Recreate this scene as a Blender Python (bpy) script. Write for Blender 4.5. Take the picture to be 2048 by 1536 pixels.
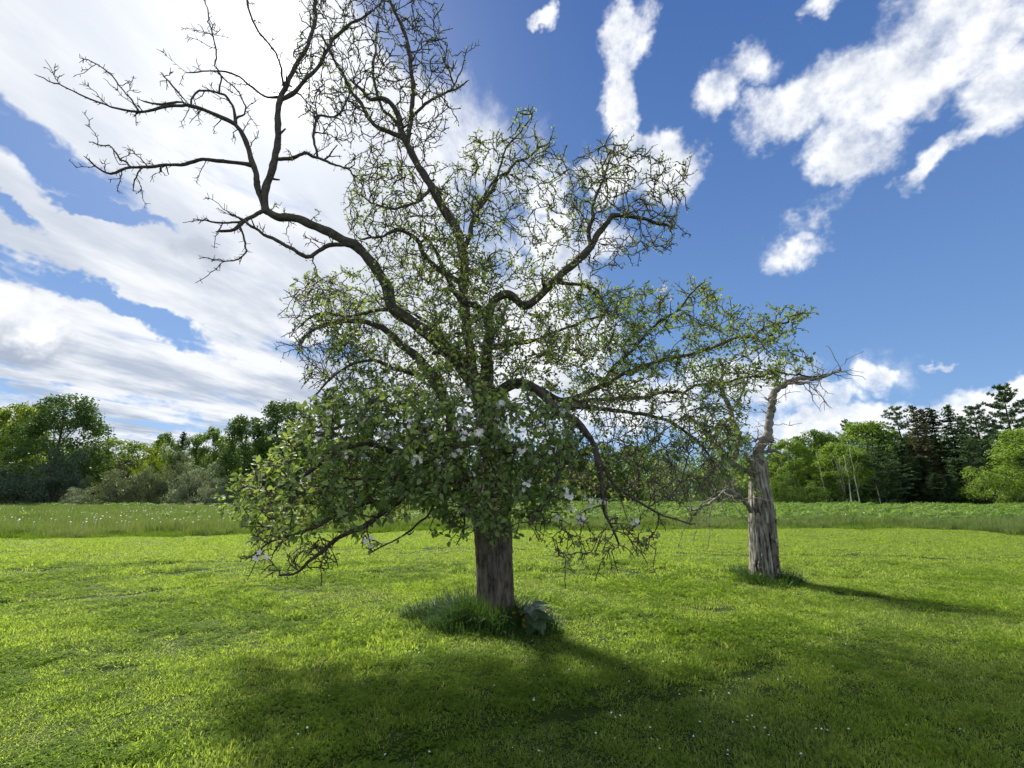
import bpy, bmesh, math, random
import numpy as np
from mathutils import Vector, Matrix

for o in list(bpy.data.objects):
    bpy.data.objects.remove(o)
scene = bpy.context.scene
COL = scene.collection
RAD = math.radians

# ------------------------------------------------------------------ camera
CAM_H = 1.55
PITCH = RAD(13.4)
FPX = 910.0                      # focal length for a 2048 px wide picture
cam_data = bpy.data.cameras.new('camera')
cam_data.sensor_width = 36.0
cam_data.lens = 36.0 * FPX / 2048.0
cam_data.clip_start = 0.05
cam_data.clip_end = 3000.0
cam = bpy.data.objects.new('camera', cam_data)
COL.objects.link(cam)
cam.location = (0, 0, CAM_H)
cam.rotation_euler = (math.pi / 2 + PITCH, 0, 0)
scene.camera = cam


def ray(px, py):
    """Direction of the place seen at a point of the photograph (2048 x 1536)."""
    x = (px - 1024.0) / FPX
    y = (768.0 - py) / FPX
    c, s = math.cos(PITCH), math.sin(PITCH)
    return np.array((x, c - y * s, s + y * c))


def at(px, py, Y):
    d = ray(px, py)
    t = Y / d[1]
    return np.array((d[0] * t, Y, CAM_H + d[2] * t))


def on_ground(px, py, z=0.0):
    d = ray(px, py)
    t = (z - CAM_H) / d[2]
    return np.array((d[0] * t, d[1] * t, z))


# ------------------------------------------------------------------ sun, sky, exposure
SUN_DIR = ray(535, 120)
SUN_DIR = SUN_DIR / np.linalg.norm(SUN_DIR)
SUN_EL = math.asin(SUN_DIR[2])
SUN_AZ = math.atan2(SUN_DIR[0], SUN_DIR[1])          # clockwise from +Y

scene.view_settings.view_transform = 'Standard'
scene.view_settings.look = 'None'
scene.view_settings.gamma = 1.0
scene.view_settings.exposure = 1.58
scene.view_settings.use_curve_mapping = False
scene.render.engine = 'CYCLES'
scene.cycles.use_denoising = True
scene.cycles.adaptive_threshold = 0.02
scene.cycles.max_bounces = 6
scene.cycles.diffuse_bounces = 4
scene.cycles.transmission_bounces = 4
scene.cycles.transparent_max_bounces = 4

sun_data = bpy.data.lights.new('sun', 'SUN')
sun_data.energy = 3.1
sun_data.angle = RAD(7.0)
sun_data.color = (1.0, 0.94, 0.84)
sun = bpy.data.objects.new('sun', sun_data)
COL.objects.link(sun)
sun.rotation_euler = Vector(SUN_DIR).to_track_quat('Z', 'Y').to_euler()
sun.location = (-8, 12, 18)


class Nodes:
    """Small helper for writing node trees."""

    def __init__(self, tree):
        self.t = tree

    def n(self, kind, **kw):
        nd = self.t.nodes.new(kind)
        for k, v in kw.items():
            setattr(nd, k, v)
        return nd

    def put(self, sock, v):
        if isinstance(v, bpy.types.NodeSocket):
            self.t.links.new(v, sock)
        elif v is not None:
            sock.default_value = v

    def m(self, op, a, b=None, c=None, clamp=False):
        nd = self.n('ShaderNodeMath', operation=op, use_clamp=clamp)
        for i, v in enumerate((a, b, c)):
            if v is not None:
                self.put(nd.inputs[i], v)
        return nd.outputs[0]

    def vm(self, op, a, b=None):
        nd = self.n('ShaderNodeVectorMath', operation=op)
        self.put(nd.inputs[0], a)
        if b is not None:
            self.put(nd.inputs['Scale'] if op == 'SCALE' else nd.inputs[1], b)
        return nd.outputs['Value'] if op in ('LENGTH', 'DOT_PRODUCT', 'DISTANCE') else nd.outputs[0]

    def noise(self, vec, scale, detail=4.0, rough=0.55, dist=0.0, out='Fac', ntype=None):
        nd = self.n('ShaderNodeTexNoise')
        if ntype:
            nd.noise_type = ntype
        if vec is not None:
            self.put(nd.inputs['Vector'], vec)
        nd.inputs['Scale'].default_value = scale
        nd.inputs['Detail'].default_value = detail
        nd.inputs['Roughness'].default_value = rough
        nd.inputs['Distortion'].default_value = dist
        return nd.outputs[out]

    def rng(self, v, a, b, c=0.0, d=1.0, smooth=False):
        nd = self.n('ShaderNodeMapRange')
        if smooth:
            nd.interpolation_type = 'SMOOTHSTEP'
        self.put(nd.inputs['Value'], v)
        nd.inputs['From Min'].default_value = a
        nd.inputs['From Max'].default_value = b
        nd.inputs['To Min'].default_value = c
        nd.inputs['To Max'].default_value = d
        return nd.outputs['Result']

    def mapping(self, vec, loc=(0, 0, 0), rot=(0, 0, 0), scale=(1, 1, 1), kind='POINT'):
        nd = self.n('ShaderNodeMapping', vector_type=kind)
        self.put(nd.inputs['Vector'], vec)
        nd.inputs['Location'].default_value = loc
        nd.inputs['Rotation'].default_value = rot
        nd.inputs['Scale'].default_value = scale
        return nd.outputs[0]

    def mix(self, fac, a, b, blend='MIX'):
        nd = self.n('ShaderNodeMix', data_type='RGBA', blend_type=blend)
        self.put(nd.inputs[0], fac)
        self.put(nd.inputs[6], a if isinstance(a, bpy.types.NodeSocket) else tuple(a) + (1.0,))
        self.put(nd.inputs[7], b if isinstance(b, bpy.types.NodeSocket) else tuple(b) + (1.0,))
        return nd.outputs[2]


def build_world():
    w = bpy.data.worlds.new('World')
    scene.world = w
    w.use_nodes = True
    t = w.node_tree
    t.nodes.clear()
    N = Nodes(t)
    d = N.n('ShaderNodeTexCoord').outputs['Generated']
    STR = 0.05
    sky = N.n('ShaderNodeTexSky', sky_type='NISHITA')
    sky.sun_disc = False
    sky.sun_elevation = SUN_EL
    sky.sun_rotation = SUN_AZ
    sky.air_density = 1.0
    sky.dust_density = 0.35
    sky.ozone_density = 2.5
    hs = N.n('ShaderNodeHueSaturation')
    hs.inputs['Saturation'].default_value = 1.12
    hs.inputs['Value'].default_value = 0.92
    t.links.new(sky.outputs[0], hs.inputs['Color'])
    up = N.n('ShaderNodeSeparateXYZ')
    t.links.new(d, up.inputs[0])
    e = N.m('POWER', N.m('MAXIMUM', up.outputs[2], 0.0), 0.6)
    grad = N.mix(e, (2.5, 4.4, 7.6), (0.10, 0.66, 2.9))
    blue = N.mix(0.72, hs.outputs[0], grad)

    # warped direction: ragged cloud edges
    w1 = N.noise(d, 6.0, 5, 0.66, out='Color')
    w1 = N.vm('SCALE', N.vm('SUBTRACT', w1, (0.5, 0.5, 0.5)), 0.16)
    dw = N.vm('ADD', d, w1)

    # the cloud layer lies flat overhead: x/z, y/z, with the streaks running along one heading
    sep = N.n('ShaderNodeSeparateXYZ')
    t.links.new(d, sep.inputs[0])
    zz = N.m('MAXIMUM', N.m('ADD', sep.outputs[2], 0.06), 0.03)
    cmb = N.n('ShaderNodeCombineXYZ')
    t.links.new(N.m('DIVIDE', sep.outputs[0], zz), cmb.inputs[0])
    t.links.new(N.m('DIVIDE', sep.outputs[1], zz), cmb.inputs[1])
    plane = N.mapping(cmb.outputs[0], rot=(0, 0, RAD(12.7)))
    streak = N.mapping(plane, scale=(1.0, 0.45, 1.0))
    n_str = N.noise(streak, 2.6, 6, 0.62, 0.6)
    n_big = N.noise(streak, 1.1, 3, 0.5, 0.2)
    n_fbm = N.noise(d, 11.0, 7, 0.62)

    def blob(cx, cy, rx, ry, rot=0.0, vec=dw):
        c = ray(cx, cy)
        k = np.linalg.norm(c)
        c = c / k
        ca, sa = math.cos(RAD(rot)), math.sin(RAD(rot))
        A = ray(cx + rx * ca, cy - rx * sa)
        A = A / np.linalg.norm(A) - c
        B = ray(cx - ry * sa, cy - ry * ca)
        B = B / np.linalg.norm(B) - c
        la, lb = np.linalg.norm(A), np.linalg.norm(B)
        A = A - c * A.dot(c)
        A /= np.linalg.norm(A)
        B = np.cross(c, A)
        u = N.vm('DOT_PRODUCT', vec, tuple(A / la))
        v = N.vm('DOT_PRODUCT', vec, tuple(B / lb))
        return N.m('SUBTRACT', 1.0, N.m('SQRT', N.m('MULTIPLY_ADD', u, u, N.m('MULTIPLY', v, v))))

    def many(lst, vec=dw):
        acc = None
        for b in lst:
            v = blob(*b, vec=vec) if len(b) < 6 else N.m('MULTIPLY', blob(*b[:5], vec=vec), b[5])
            acc = v if acc is None else N.m('MAXIMUM', acc, v)
        return acc

    front = N.rng(sep.outputs[1], 0.02, 0.12)
    # heaped clouds over the right half
    cumulus = many([
        (1900, 60, 260, 125, 20), (1745, 165, 240, 115, 25), (1590, 215, 160, 66, 22),
        (2010, 160, 170, 115, 25), (1700, 290, 105, 100, 60), (1470, 165, 125, 62, 35, .85),
        (1860, 325, 110, 34, 52, .75), (1945, 245, 80, 40, 50, .7),
        (1256, 85, 100, 58, 82), (1240, 195, 95, 56, 80), (1285, 290, 105, 70, -40),
        (1345, 350, 90, 70, 20), (1225, 350, 80, 50, 0), (1095, 375, 75, 60, -20),
        (1140, 470, 130, 90, 0), (1090, 560, 110, 90, 0), (1100, 680, 150, 90, 0, .8), (1300, 820, 260, 70, 0, .7), (1080, 20, 44, 36, 0, .9), (1645, 8, 60, 26, 0, .6),
        (1640, 430, 105, 50, 35, .52), (1570, 510, 120, 34, 22, .5), (1610, 475, 60, 26, 35, .5),
        (1672, 795, 75, 55, 0), (1742, 762, 46, 50, 20, .9), (1610, 850, 190, 60, 0),
        (1760, 850, 150, 45, 0), (1895, 738, 60, 11, 3, .6), (2010, 790, 190, 34, 12, .8),
        (1900, 850, 230, 45, 5), (1500, 770, 330, 60, 4, .55),
        (30, 640, 120, 90, -10, .9),
    ])
    # the broad streaky sheet to the left, with its gaps
    sheet = many([
        (330, 150, 800, 420, -20), (150, 560, 900, 260, -22), (560, 520, 520, 330, -10),
        (250, 830, 900, 130, 0, .85), (930, 720, 300, 260, 0, .7), (-500, 300, 900, 700, 0),
    ])
    gaps = many([
        (110, 300, 270, 62, -32), (20, 395, 170, 28, -28), (230, 415, 170, 24, -24), (225, 600, 280, 36, -25),
        (0, 515, 110, 24, -25), (640, 690, 130, 40, -12, .6), (830, 60, 150, 130, 0, .7), (130, 800, 400, 30, 0, .35),
        (330, 850, 260, 26, 0, .4)])
    sheet_f = N.m('SUBTRACT', N.m('MINIMUM', N.m('MULTIPLY', sheet, 1.6), 0.62),
                  N.m('MULTIPLY', N.m('MAXIMUM', gaps, 0.0), 1.5))
    sheet_f = N.m('ADD', sheet_f, N.m('MULTIPLY', N.m('SUBTRACT', n_str, 0.5), 2.2))
    dens_s = N.m('MULTIPLY', N.rng(sheet_f, -0.10, 0.50, smooth=True), front)
    cum_f = N.m('ADD', N.m('MINIMUM', N.m('MULTIPLY', cumulus, 1.7), 0.75),
                N.m('MULTIPLY', N.m('SUBTRACT', n_fbm, 0.5), 2.3))
    dens_c = N.m('MULTIPLY', N.rng(cum_f, 0.0, 0.95, smooth=True), front)
    # unseen scattered cloud behind the camera, its cover raised to fill the shade
    back = N.rng(sep.outputs[1], 0.1, -0.35, 0.0, 1.0)
    dens_b = N.m('MULTIPLY', N.rng(N.noise(plane, 1.5, 4, 0.58), 0.38, 0.56, smooth=True), back)

    # tones of the cloud itself
    sundot = N.vm('DOT_PRODUCT', N.vm('NORMALIZE', d), tuple(SUN_DIR))
    ang = N.m('ARCCOSINE', N.m('MINIMUM', sundot, 0.99999))
    halo = N.m('POWER', 2.718, N.m('MULTIPLY', ang, -7.5))
    disc = N.m('POWER', 2.718, N.m('MULTIPLY', N.m('MULTIPLY', ang, ang), -420.0))
    grey = N.rng(N.m('ADD', N.m('MULTIPLY', n_big, 0.55), N.m('MULTIPLY', N.noise(streak, 3.6, 4, 0.6), 0.45)),
                 0.40, 0.62, smooth=True)
    low = N.rng(sep.outputs[2], 0.6, 0.10, 0.45, 1.0)
    grey = N.m('MULTIPLY', grey, low)
    c_sheet = N.mix(grey, (7.4, 7.6, 7.9), (3.3, 3.9, 5.0))
    # relief: sides turned from the sun are greyer, thick middles a little too
    n_sh = N.noise(N.vm('ADD', d, tuple(SUN_DIR * 0.035)), 11.0, 4, 0.6)
    rel = N.m('MULTIPLY_ADD', N.m('SUBTRACT', n_sh, n_fbm), 3.2, 0.12)
    g2 = N.m('ADD', rel, N.m('MULTIPLY', N.rng(cum_f, 0.45, 1.15), 0.42), clamp=True)
    c_cum = N.mix(g2, (8.8, 8.9, 9.0), (5.0, 5.4, 6.1))
    darkc = N.rng(blob(25, 690, 130, 75, 0), 0.05, 0.6, smooth=True)
    c_sheet = N.mix(N.m('MULTIPLY', darkc, 0.8), c_sheet, (3.0, 3.5, 4.5))
    dark2 = N.rng(blob(390, 520, 60, 40, -20), 0.05, 0.8, smooth=True)
    c_sheet = N.mix(N.m('MULTIPLY', dark2, 0.6), c_sheet, (3.4, 3.8, 4.6))

    col = N.mix(dens_b, blue, (8.6, 8.8, 9.1))
    col = N.mix(dens_s, col, c_sheet)
    col = N.mix(dens_c, col, c_cum)
    glow = N.m('ADD', N.m('MULTIPLY', halo, 4.5), N.m('MULTIPLY', disc, 9.0))
    col = N.mix(1.0, col, N.vm('SCALE', (1.0, 0.97, 0.92), glow), 'ADD')
    bg = N.n('ShaderNodeBackground')
    bg.inputs['Strength'].default_value = STR
    t.links.new(N.vm('SCALE', col, 0.87), bg.inputs['Color'])
    out = N.n('ShaderNodeOutputWorld')
    t.links.new(bg.outputs[0], out.inputs[0])
    w.cycles.sampling_method = 'MANUAL'
    w.cycles.sample_map_resolution = 512


build_world()

# ------------------------------------------------------------------ helpers
rs = np.random.RandomState(7)


def unit(v):
    v = np.asarray(v, float)
    return v / (np.linalg.norm(v, axis=-1, keepdims=True) + 1e-12)


def mesh_arrays(name, V, quads=None, tris=None, mat=None, smooth=False):
    """One mesh from numpy arrays of vertices, quads and triangles."""
    me = bpy.data.meshes.new(name)
    V = np.asarray(V, np.float32).reshape(-1, 3)
    q = np.zeros((0, 4), np.int32) if quads is None else np.asarray(quads, np.int32).reshape(-1, 4)
    t = np.zeros((0, 3), np.int32) if tris is None else np.asarray(tris, np.int32).reshape(-1, 3)
    nq, nt = len(q), len(t)
    me.vertices.add(len(V))
    me.vertices.foreach_set('co', V.ravel())
    me.loops.add(nq * 4 + nt * 3)
    me.loops.foreach_set('vertex_index', np.concatenate((q.ravel(), t.ravel())))
    me.polygons.add(nq + nt)
    st = np.concatenate((np.arange(nq) * 4, nq * 4 + np.arange(nt) * 3)).astype(np.int32)
    me.polygons.foreach_set('loop_start', st)
    if smooth:
        me.polygons.foreach_set('use_smooth', np.ones(nq + nt, bool))
    me.update(calc_edges=True)
    if mat is not None:
        me.materials.append(mat)
    return me


def obj(name, me, parent=None, loc=None):
    o = bpy.data.objects.new(name, me)
    COL.objects.link(o)
    if parent is not None:
        o.parent = parent
    if loc is not None:
        o.location = loc
    return o


def tag(o, label=None, cat=None, group=None, kind=None):
    for k, v in (('label', label), ('category', cat), ('group', group), ('kind', kind)):
        if v:
            o[k] = v
    return o


def thing(name, label, cat, loc=(0, 0, 0), group=None):
    return tag(obj(name, None, loc=loc), label, cat, group)


class Buf:
    """Collects many small pieces into one mesh."""

    def __init__(self):
        self.V, self.Q, self.T, self.n = [], [], [], 0

    def add(self, V, Q=None, T=None):
        V = np.asarray(V, float).reshape(-1, 3)
        if Q is not None and len(Q):
            self.Q.append(np.asarray(Q).reshape(-1, 4) + self.n)
        if T is not None and len(T):
            self.T.append(np.asarray(T).reshape(-1, 3) + self.n)
        self.V.append(V)
        self.n += len(V)

    def mesh(self, name, mat=None, smooth=False):
        V = np.concatenate(self.V) if self.V else np.zeros((0, 3))
        return mesh_arrays(name, V, np.concatenate(self.Q) if self.Q else None,
                           np.concatenate(self.T) if self.T else None, mat, smooth)


def frames(P):
    """Tangents and two normals along a polyline."""
    P = np.asarray(P, float)
    T = np.empty_like(P)
    T[1:-1] = P[2:] - P[:-2]
    T[0] = P[1] - P[0]
    T[-1] = P[-1] - P[-2]
    T = unit(T)
    ref = np.array((0.31, 0.77, 0.55)) if abs(T[0][2]) > 0.8 else np.array((0, 0, 1.0))
    A = np.empty_like(P)
    a = unit(np.cross(T[0], ref))
    for i in range(len(P)):
        a = a - T[i] * a.dot(T[i])
        a = a / (np.linalg.norm(a) + 1e-9)
        A[i] = a
    return T, A, np.cross(T, A)


def tube(buf, P, R, sides=6):
    T, A, B = frames(P)
    n = len(P)
    an = np.linspace(0, 2 * math.pi, sides, endpoint=False)
    R = np.asarray(R, float)
    V = (P[:, None, :] + R[:, None, None] * (np.cos(an)[None, :, None] * A[:, None, :] + np.sin(an)[None, :, None] * B[:, None, :]))
    i = np.arange(n - 1)[:, None] * sides
    j = np.arange(sides)[None, :]
    k = (j + 1) % sides
    Q = np.stack((i + j, i + k, i + sides + k, i + sides + j), -1).reshape(-1, 4)
    V = np.concatenate((V.reshape(-1, 3), P[-1:] + T[-1:] * R[-1]))
    tip = n * sides
    base = (n - 1) * sides
    tr = np.stack((base + j[0], base + k[0], np.full(sides, tip)), -1)
    buf.add(V, Q, tr)


def catmull(P, step):
    """Smooth resampling of a polyline with extra columns."""
    P = np.asarray(P, float)
    out = []
    n = len(P)
    for i in range(n - 1):
        p0 = P[i - 1] if i > 0 else 2 * P[0] - P[1]
        p1, p2 = P[i], P[i + 1]
        p3 = P[i + 2] if i + 2 < n else 2 * P[-1] - P[-2]
        m = max(2, int(np.linalg.norm((p2 - p1)[:3]) / step))
        for t in np.linspace(0, 1, m, endpoint=False):
            out.append(0.5 * (2 * p1 + (p2 - p0) * t + (2 * p0 - 5 * p1 + 4 * p2 - p3) * t * t + (3 * p1 - p0 - 3 * p2 + p3) * t ** 3))
    out.append(P[-1])
    return np.array(out)


def rand_dirs(n, r=None):
    r = r or rs
    return unit(r.normal(size=(n, 3)))


# ------------------------------------------------------------------ materials
def new_mat(name):
    m = bpy.data.materials.new(name)
    m.use_nodes = True
    m.node_tree.nodes.clear()
    return m, Nodes(m.node_tree)


def finish(m, N, shader, disp=None):
    out = N.n('ShaderNodeOutputMaterial')
    m.node_tree.links.new(shader, out.inputs['Surface'])
    return m


def leaf_mat(name, c1, c2, trans=0.45, t_gain=1.6, rough=0.5, spec=0.3, patch=None, by='island', patch_scale=0.5, hue_t=(1.1, 1.0, 0.45)):
    """Leaf or blade: reflects and lets light through; colour varies from piece to piece."""
    m, N = new_mat(name)
    if by == 'island':
        rnd = N.n('ShaderNodeNewGeometry').outputs['Random Per Island']
    elif by == 'both':
        rnd = N.m('FRACT', N.m('ADD', N.n('ShaderNodeNewGeometry').outputs['Random Per Island'], N.n('ShaderNodeObjectInfo').outputs['Random']))
    else:
        rnd = N.n('ShaderNodeObjectInfo').outputs['Random']
    col = N.mix(rnd, c1, c2)
    if patch is not None:
        pos = N.n('ShaderNodeNewGeometry').outputs['Position']
        col = N.mix(N.rng(N.noise(pos, patch_scale, 4, 0.6), 0.38, 0.66), col, N.mix(rnd, patch[0], patch[1]))
    p = N.n('ShaderNodeBsdfPrincipled')
    N.put(p.inputs['Base Color'], col)
    p.inputs['Roughness'].default_value = rough
    p.inputs['Specular IOR Level'].default_value = spec
    tr = N.n('ShaderNodeBsdfTranslucent')
    N.put(tr.inputs['Color'], N.mix(1.0, col, tuple(t_gain * h for h in hue_t), 'MULTIPLY'))
    mx = N.n('ShaderNodeMixShader')
    mx.inputs[0].default_value = trans
    m.node_tree.links.new(p.outputs[0], mx.inputs[1])
    m.node_tree.links.new(tr.outputs[0], mx.inputs[2])
    return finish(m, N, mx.outputs[0])


def bark_mat(name, dark, light, scale=(14, 14, 2.2), bump=0.6, extra=None, lo=0.35, hi=0.65):
    m, N = new_mat(name)
    co = N.n('ShaderNodeTexCoord').outputs['Object']
    v = N.mapping(co, scale=scale)
    n1 = N.noise(v, 1.0, 6, 0.65, 0.6)
    n2 = N.noise(co, 7.0, 5, 0.6)
    f = N.m('ADD', N.m('MULTIPLY', n1, 0.7), N.m('MULTIPLY', n2, 0.3))
    col = N.mix(N.rng(f, lo, hi), dark, light)
    if extra is not None:
        col = N.mix(N.rng(N.noise(co, extra[1], 3, 0.5), extra[2], extra[3]), col, extra[0])
    b = N.n('ShaderNodeBump')
    b.inputs['Strength'].default_value = bump
    b.inputs['Distance'].default_value = 0.02
    N.put(b.inputs['Height'], n1)
    p = N.n('ShaderNodeBsdfPrincipled')
    N.put(p.inputs['Base Color'], col)
    p.inputs['Roughness'].default_value = 0.9
    p.inputs['Specular IOR Level'].default_value = 0.15
    m.node_tree.links.new(b.outputs[0], p.inputs['Normal'])
    return finish(m, N, p.outputs[0])


def plain_mat(name, col, rough=0.6, spec=0.3, var=0.0):
    m, N = new_mat(name)
    p = N.n('ShaderNodeBsdfPrincipled')
    if var:
        r = N.n('ShaderNodeNewGeometry').outputs['Random Per Island']
        c = N.mix(r, tuple(x * (1 - var) for x in col), col)
        N.put(p.inputs['Base Color'], c)
    else:
        p.inputs['Base Color'].default_value = tuple(col) + (1,)
    p.inputs['Roughness'].default_value = rough
    p.inputs['Specular IOR Level'].default_value = spec
    return finish(m, N, p.outputs[0])

# ------------------------------------------------------------------ ground
# ruts and wheel marks pressed into the lawn: (line, width, depth)
RUTS = [
    ([on_ground(*p)[:2] for p in ((-60, 1212), (110, 1200), (250, 1190), (420, 1172), (560, 1160))], 0.09, 0.035),
    ([on_ground(*p)[:2] for p in ((-40, 1140), (160, 1138), (330, 1131), (480, 1124))], 0.12, 0.025),
    ([on_ground(*p)[:2] for p in ((700, 1146), (780, 1144), (900, 1146), (1010, 1143), (1060, 1139))], 0.07, 0.05),
    ([on_ground(*p)[:2] for p in ((640, 1548), (760, 1512), (900, 1478), (1030, 1448), (1200, 1416), (1390, 1372), (1560, 1322))], 0.10, 0.06),
    ([on_ground(*p)[:2] for p in ((198, 1343), (225, 1335), (256, 1328))], 0.05, 0.05),
    ([on_ground(*p)[:2] for p in ((1080, 1141), (1200, 1140), (1340, 1143), (1450, 1146))], 0.10, 0.025),
    ([on_ground(*p)[:2] for p in ((-60, 1168), (120, 1162), (330, 1150), (620, 1141), (700, 1144))], 0.09, 0.02),
    ([on_ground(*p)[:2] for p in ((1090, 1112), (1400, 1108), (1720, 1112), (2100, 1126))], 0.14, 0.018),
    ([on_ground(*p)[:2] for p in ((1640, 1186), (1760, 1196), (1900, 1212), (2060, 1240))], 0.08, 0.02),
    ([on_ground(*p)[:2] for p in ((560, 1096), (820, 1100), (1100, 1098))], 0.14, 0.018),
    ([on_ground(*p)[:2] for p in ((620, 1180), (540, 1172), (450, 1176))], 0.10, 0.025),
]
BARE = [(on_ground(1312, 1241)[:2], 0.22, 0.10), (on_ground(1432, 1221)[:2], 0.20, 0.06), (on_ground(1870, 1221)[:2], 0.22, 0.05),
        (on_ground(228, 1334)[:2], 0.16, 0.05)]
MEADOW_EDGE = np.array([on_ground(*p)[:2] for p in ((-700, 1092), (-300, 1085), (0, 1079), (300, 1075), (500, 1070), (740, 1065), (1024, 1062), (1300, 1061),
                                                    (1550, 1058), (1700, 1058), (1850, 1060), (1960, 1065), (2048, 1072), (2300, 1090))])


def edge_y(x):
    return np.interp(x, MEADOW_EDGE[:, 0], MEADOW_EDGE[:, 1])


def seg_dist(x, y, line):
    best = np.full(np.shape(x), 1e9)
    for (ax, ay), (bx, by) in zip(line[:-1], line[1:]):
        dx, dy = bx - ax, by - ay
        t = np.clip(((x - ax) * dx + (y - ay) * dy) / (dx * dx + dy * dy + 1e-9), 0, 1)
        best = np.minimum(best, np.hypot(x - ax - t * dx, y - ay - t * dy))
    return best


def press(x, y):
    """How strongly the turf is pressed down (0 to 1) and by how much."""
    k = np.zeros(np.shape(x))
    z = np.zeros(np.shape(x))
    for line, w, d in RUTS:
        g = np.exp(-(seg_dist(x, y, line) / (w * 1.5)) ** 2) * (0.75 + 0.25 * np.sin(x * 5.1 + y * 3.3))
        k = np.maximum(k, g)
        z -= d * g
    for (bx, by), rx, ry in BARE:
        g = np.exp(-(((x - bx) / (rx * 1.5)) ** 2 + ((y - by) / (ry * 1.8)) ** 2) ** 2)
        k = np.maximum(k, g * 1.25)
        z -= 0.02 * g
    return k, z


def ground_z(x, y):
    x, y = np.asarray(x, float), np.asarray(y, float)
    z = 0.03 * np.sin(x * 0.9 + 0.7 * y) * np.sin(0.45 * y - 0.3 * x + 1.0) + 0.012 * np.sin(2.3 * x + 1.1) * np.sin(1.9 * y)
    z = z * np.clip((np.hypot(x, y) - 2) / 4, 0.3, 1)
    far = np.clip((y - 20) / 60, 0, 1)
    z = z * (1 - far) + 0.10 * far * np.sin(x * 0.11 + 1.2) * np.sin(y * 0.07)
    return z


def grid_mesh(name, xs, ys, zf, mat):
    X, Y = np.meshgrid(xs, ys)
    V = np.stack((X, Y, zf(X, Y)), -1).reshape(-1, 3)
    nx, ny = len(xs), len(ys)
    i = (np.arange(ny - 1)[:, None] * nx + np.arange(nx - 1)[None, :]).reshape(-1)
    return mesh_arrays(name, V, np.stack((i, i + 1, i + nx + 1, i + nx), -1), None, mat, True)


def soil_mat(name, c1, c2, c3, scale):
    m, N = new_mat(name)
    pos = N.n('ShaderNodeNewGeometry').outputs['Position']
    a = N.noise(pos, scale, 6, 0.65)
    b = N.noise(pos, scale * 11, 5, 0.7)
    col = N.mix(N.rng(a, 0.35, 0.65), c1, c2)
    col = N.mix(N.rng(b, 0.5, 0.72), col, c3)
    bump = N.n('ShaderNodeBump')
    bump.inputs['Strength'].default_value = 0.8
    bump.inputs['Distance'].default_value = 0.04
    N.put(bump.inputs['Height'], b)
    p = N.n('ShaderNodeBsdfPrincipled')
    N.put(p.inputs['Base Color'], col)
    p.inputs['Roughness'].default_value = 0.95
    p.inputs['Specular IOR Level'].default_value = 0.1
    m.node_tree.links.new(bump.outputs[0], p.inputs['Normal'])
    return finish(m, N, p.outputs[0])


M_SOIL = soil_mat('turf_floor', (0.026, 0.050, 0.008), (0.038, 0.064, 0.011), (0.050, 0.044, 0.020), 2.0)
M_FIELD = soil_mat('field_floor', (0.045, 0.080, 0.022), (0.060, 0.095, 0.026), (0.035, 0.055, 0.018), 0.5)

xs = np.concatenate((-np.geomspace(1200, 62, 14), np.linspace(-60, 60, 81), np.geomspace(62, 1200, 14)))
ys = np.concatenate((-np.geomspace(1200, 22, 12), np.linspace(-20, 120, 71), np.geomspace(124, 1200, 12)))
tag(obj('ground', grid_mesh('ground', xs, ys, lambda x, y: ground_z(x, y) - 0.10, M_FIELD)),
    'green field ground stretching away under the meadow to the woods', 'ground', kind='structure')

# the mown lawn: a fine sheet that ends under the meadow's edge
lx = np.linspace(-24, 26, 501)
ty = np.linspace(0, 1, 240)
X = np.repeat(lx[None, :], len(ty), 0)
Yl = -3.0 + (edge_y(lx)[None, :] + 0.5 + 3.0) * ty[:, None]
k_, z_ = press(X, Yl)
Vl = np.stack((X, Yl, ground_z(X, Yl) + z_), -1).reshape(-1, 3)
i_ = (np.arange(len(ty) - 1)[:, None] * len(lx) + np.arange(len(lx) - 1)[None, :]).reshape(-1)
tag(obj('lawn', mesh_arrays('lawn', Vl, np.stack((i_, i_ + 1, i_ + len(lx) + 1, i_ + len(lx)), -1), None, M_SOIL, True)),
    'mown bright green lawn under the old apple tree', 'lawn', kind='structure')


# ------------------------------------------------------------------ grass
def blades(buf, base, height, width, lean, azim, face, bend=0.5):
    """Bent grass blades: base points (n,3) and per-blade arrays."""
    n = len(base)
    ld = np.stack((np.cos(azim), np.sin(azim), np.zeros(n)), -1)
    sd = np.stack((np.cos(face), np.sin(face), np.zeros(n)), -1) * width[:, None] * 0.5
    up = np.array((0, 0, 1.0))
    mid = base + up * (height * 0.55)[:, None] + ld * (lean * 0.35)[:, None]
    tip = base + up * (height * (1 - 0.35 * np.minimum(lean / height, 1.5)))[:, None] + ld * lean[:, None]
    V = np.stack((base - sd, base + sd, mid + sd * 0.8, mid - sd * 0.8, tip), 1).reshape(-1, 3)
    o = np.arange(n)[:, None] * 5
    buf.add(V, o + np.array((0, 1, 2, 3)), o + np.array((3, 2, 4)))


def clump(name, r, n, h, w, lean, mat, seed):
    g = np.random.RandomState(seed)
    a = g.uniform(0, 6.283, n)
    q = np.sqrt(g.uniform(0, 1, n)) * r
    base = np.stack((np.cos(a) * q, np.sin(a) * q, np.full(n, -0.01)), -1)
    hh = h * g.uniform(0.55, 1.15, n)
    b = Buf()
    blades(b, base, hh, w * g.uniform(0.7, 1.3, n), hh * lean * g.uniform(0.1, 1.0, n), a + g.normal(0, 0.9, n), g.uniform(0, 6.283, n))
    return bpy.data.objects.new(name, b.mesh(name, mat))


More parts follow.
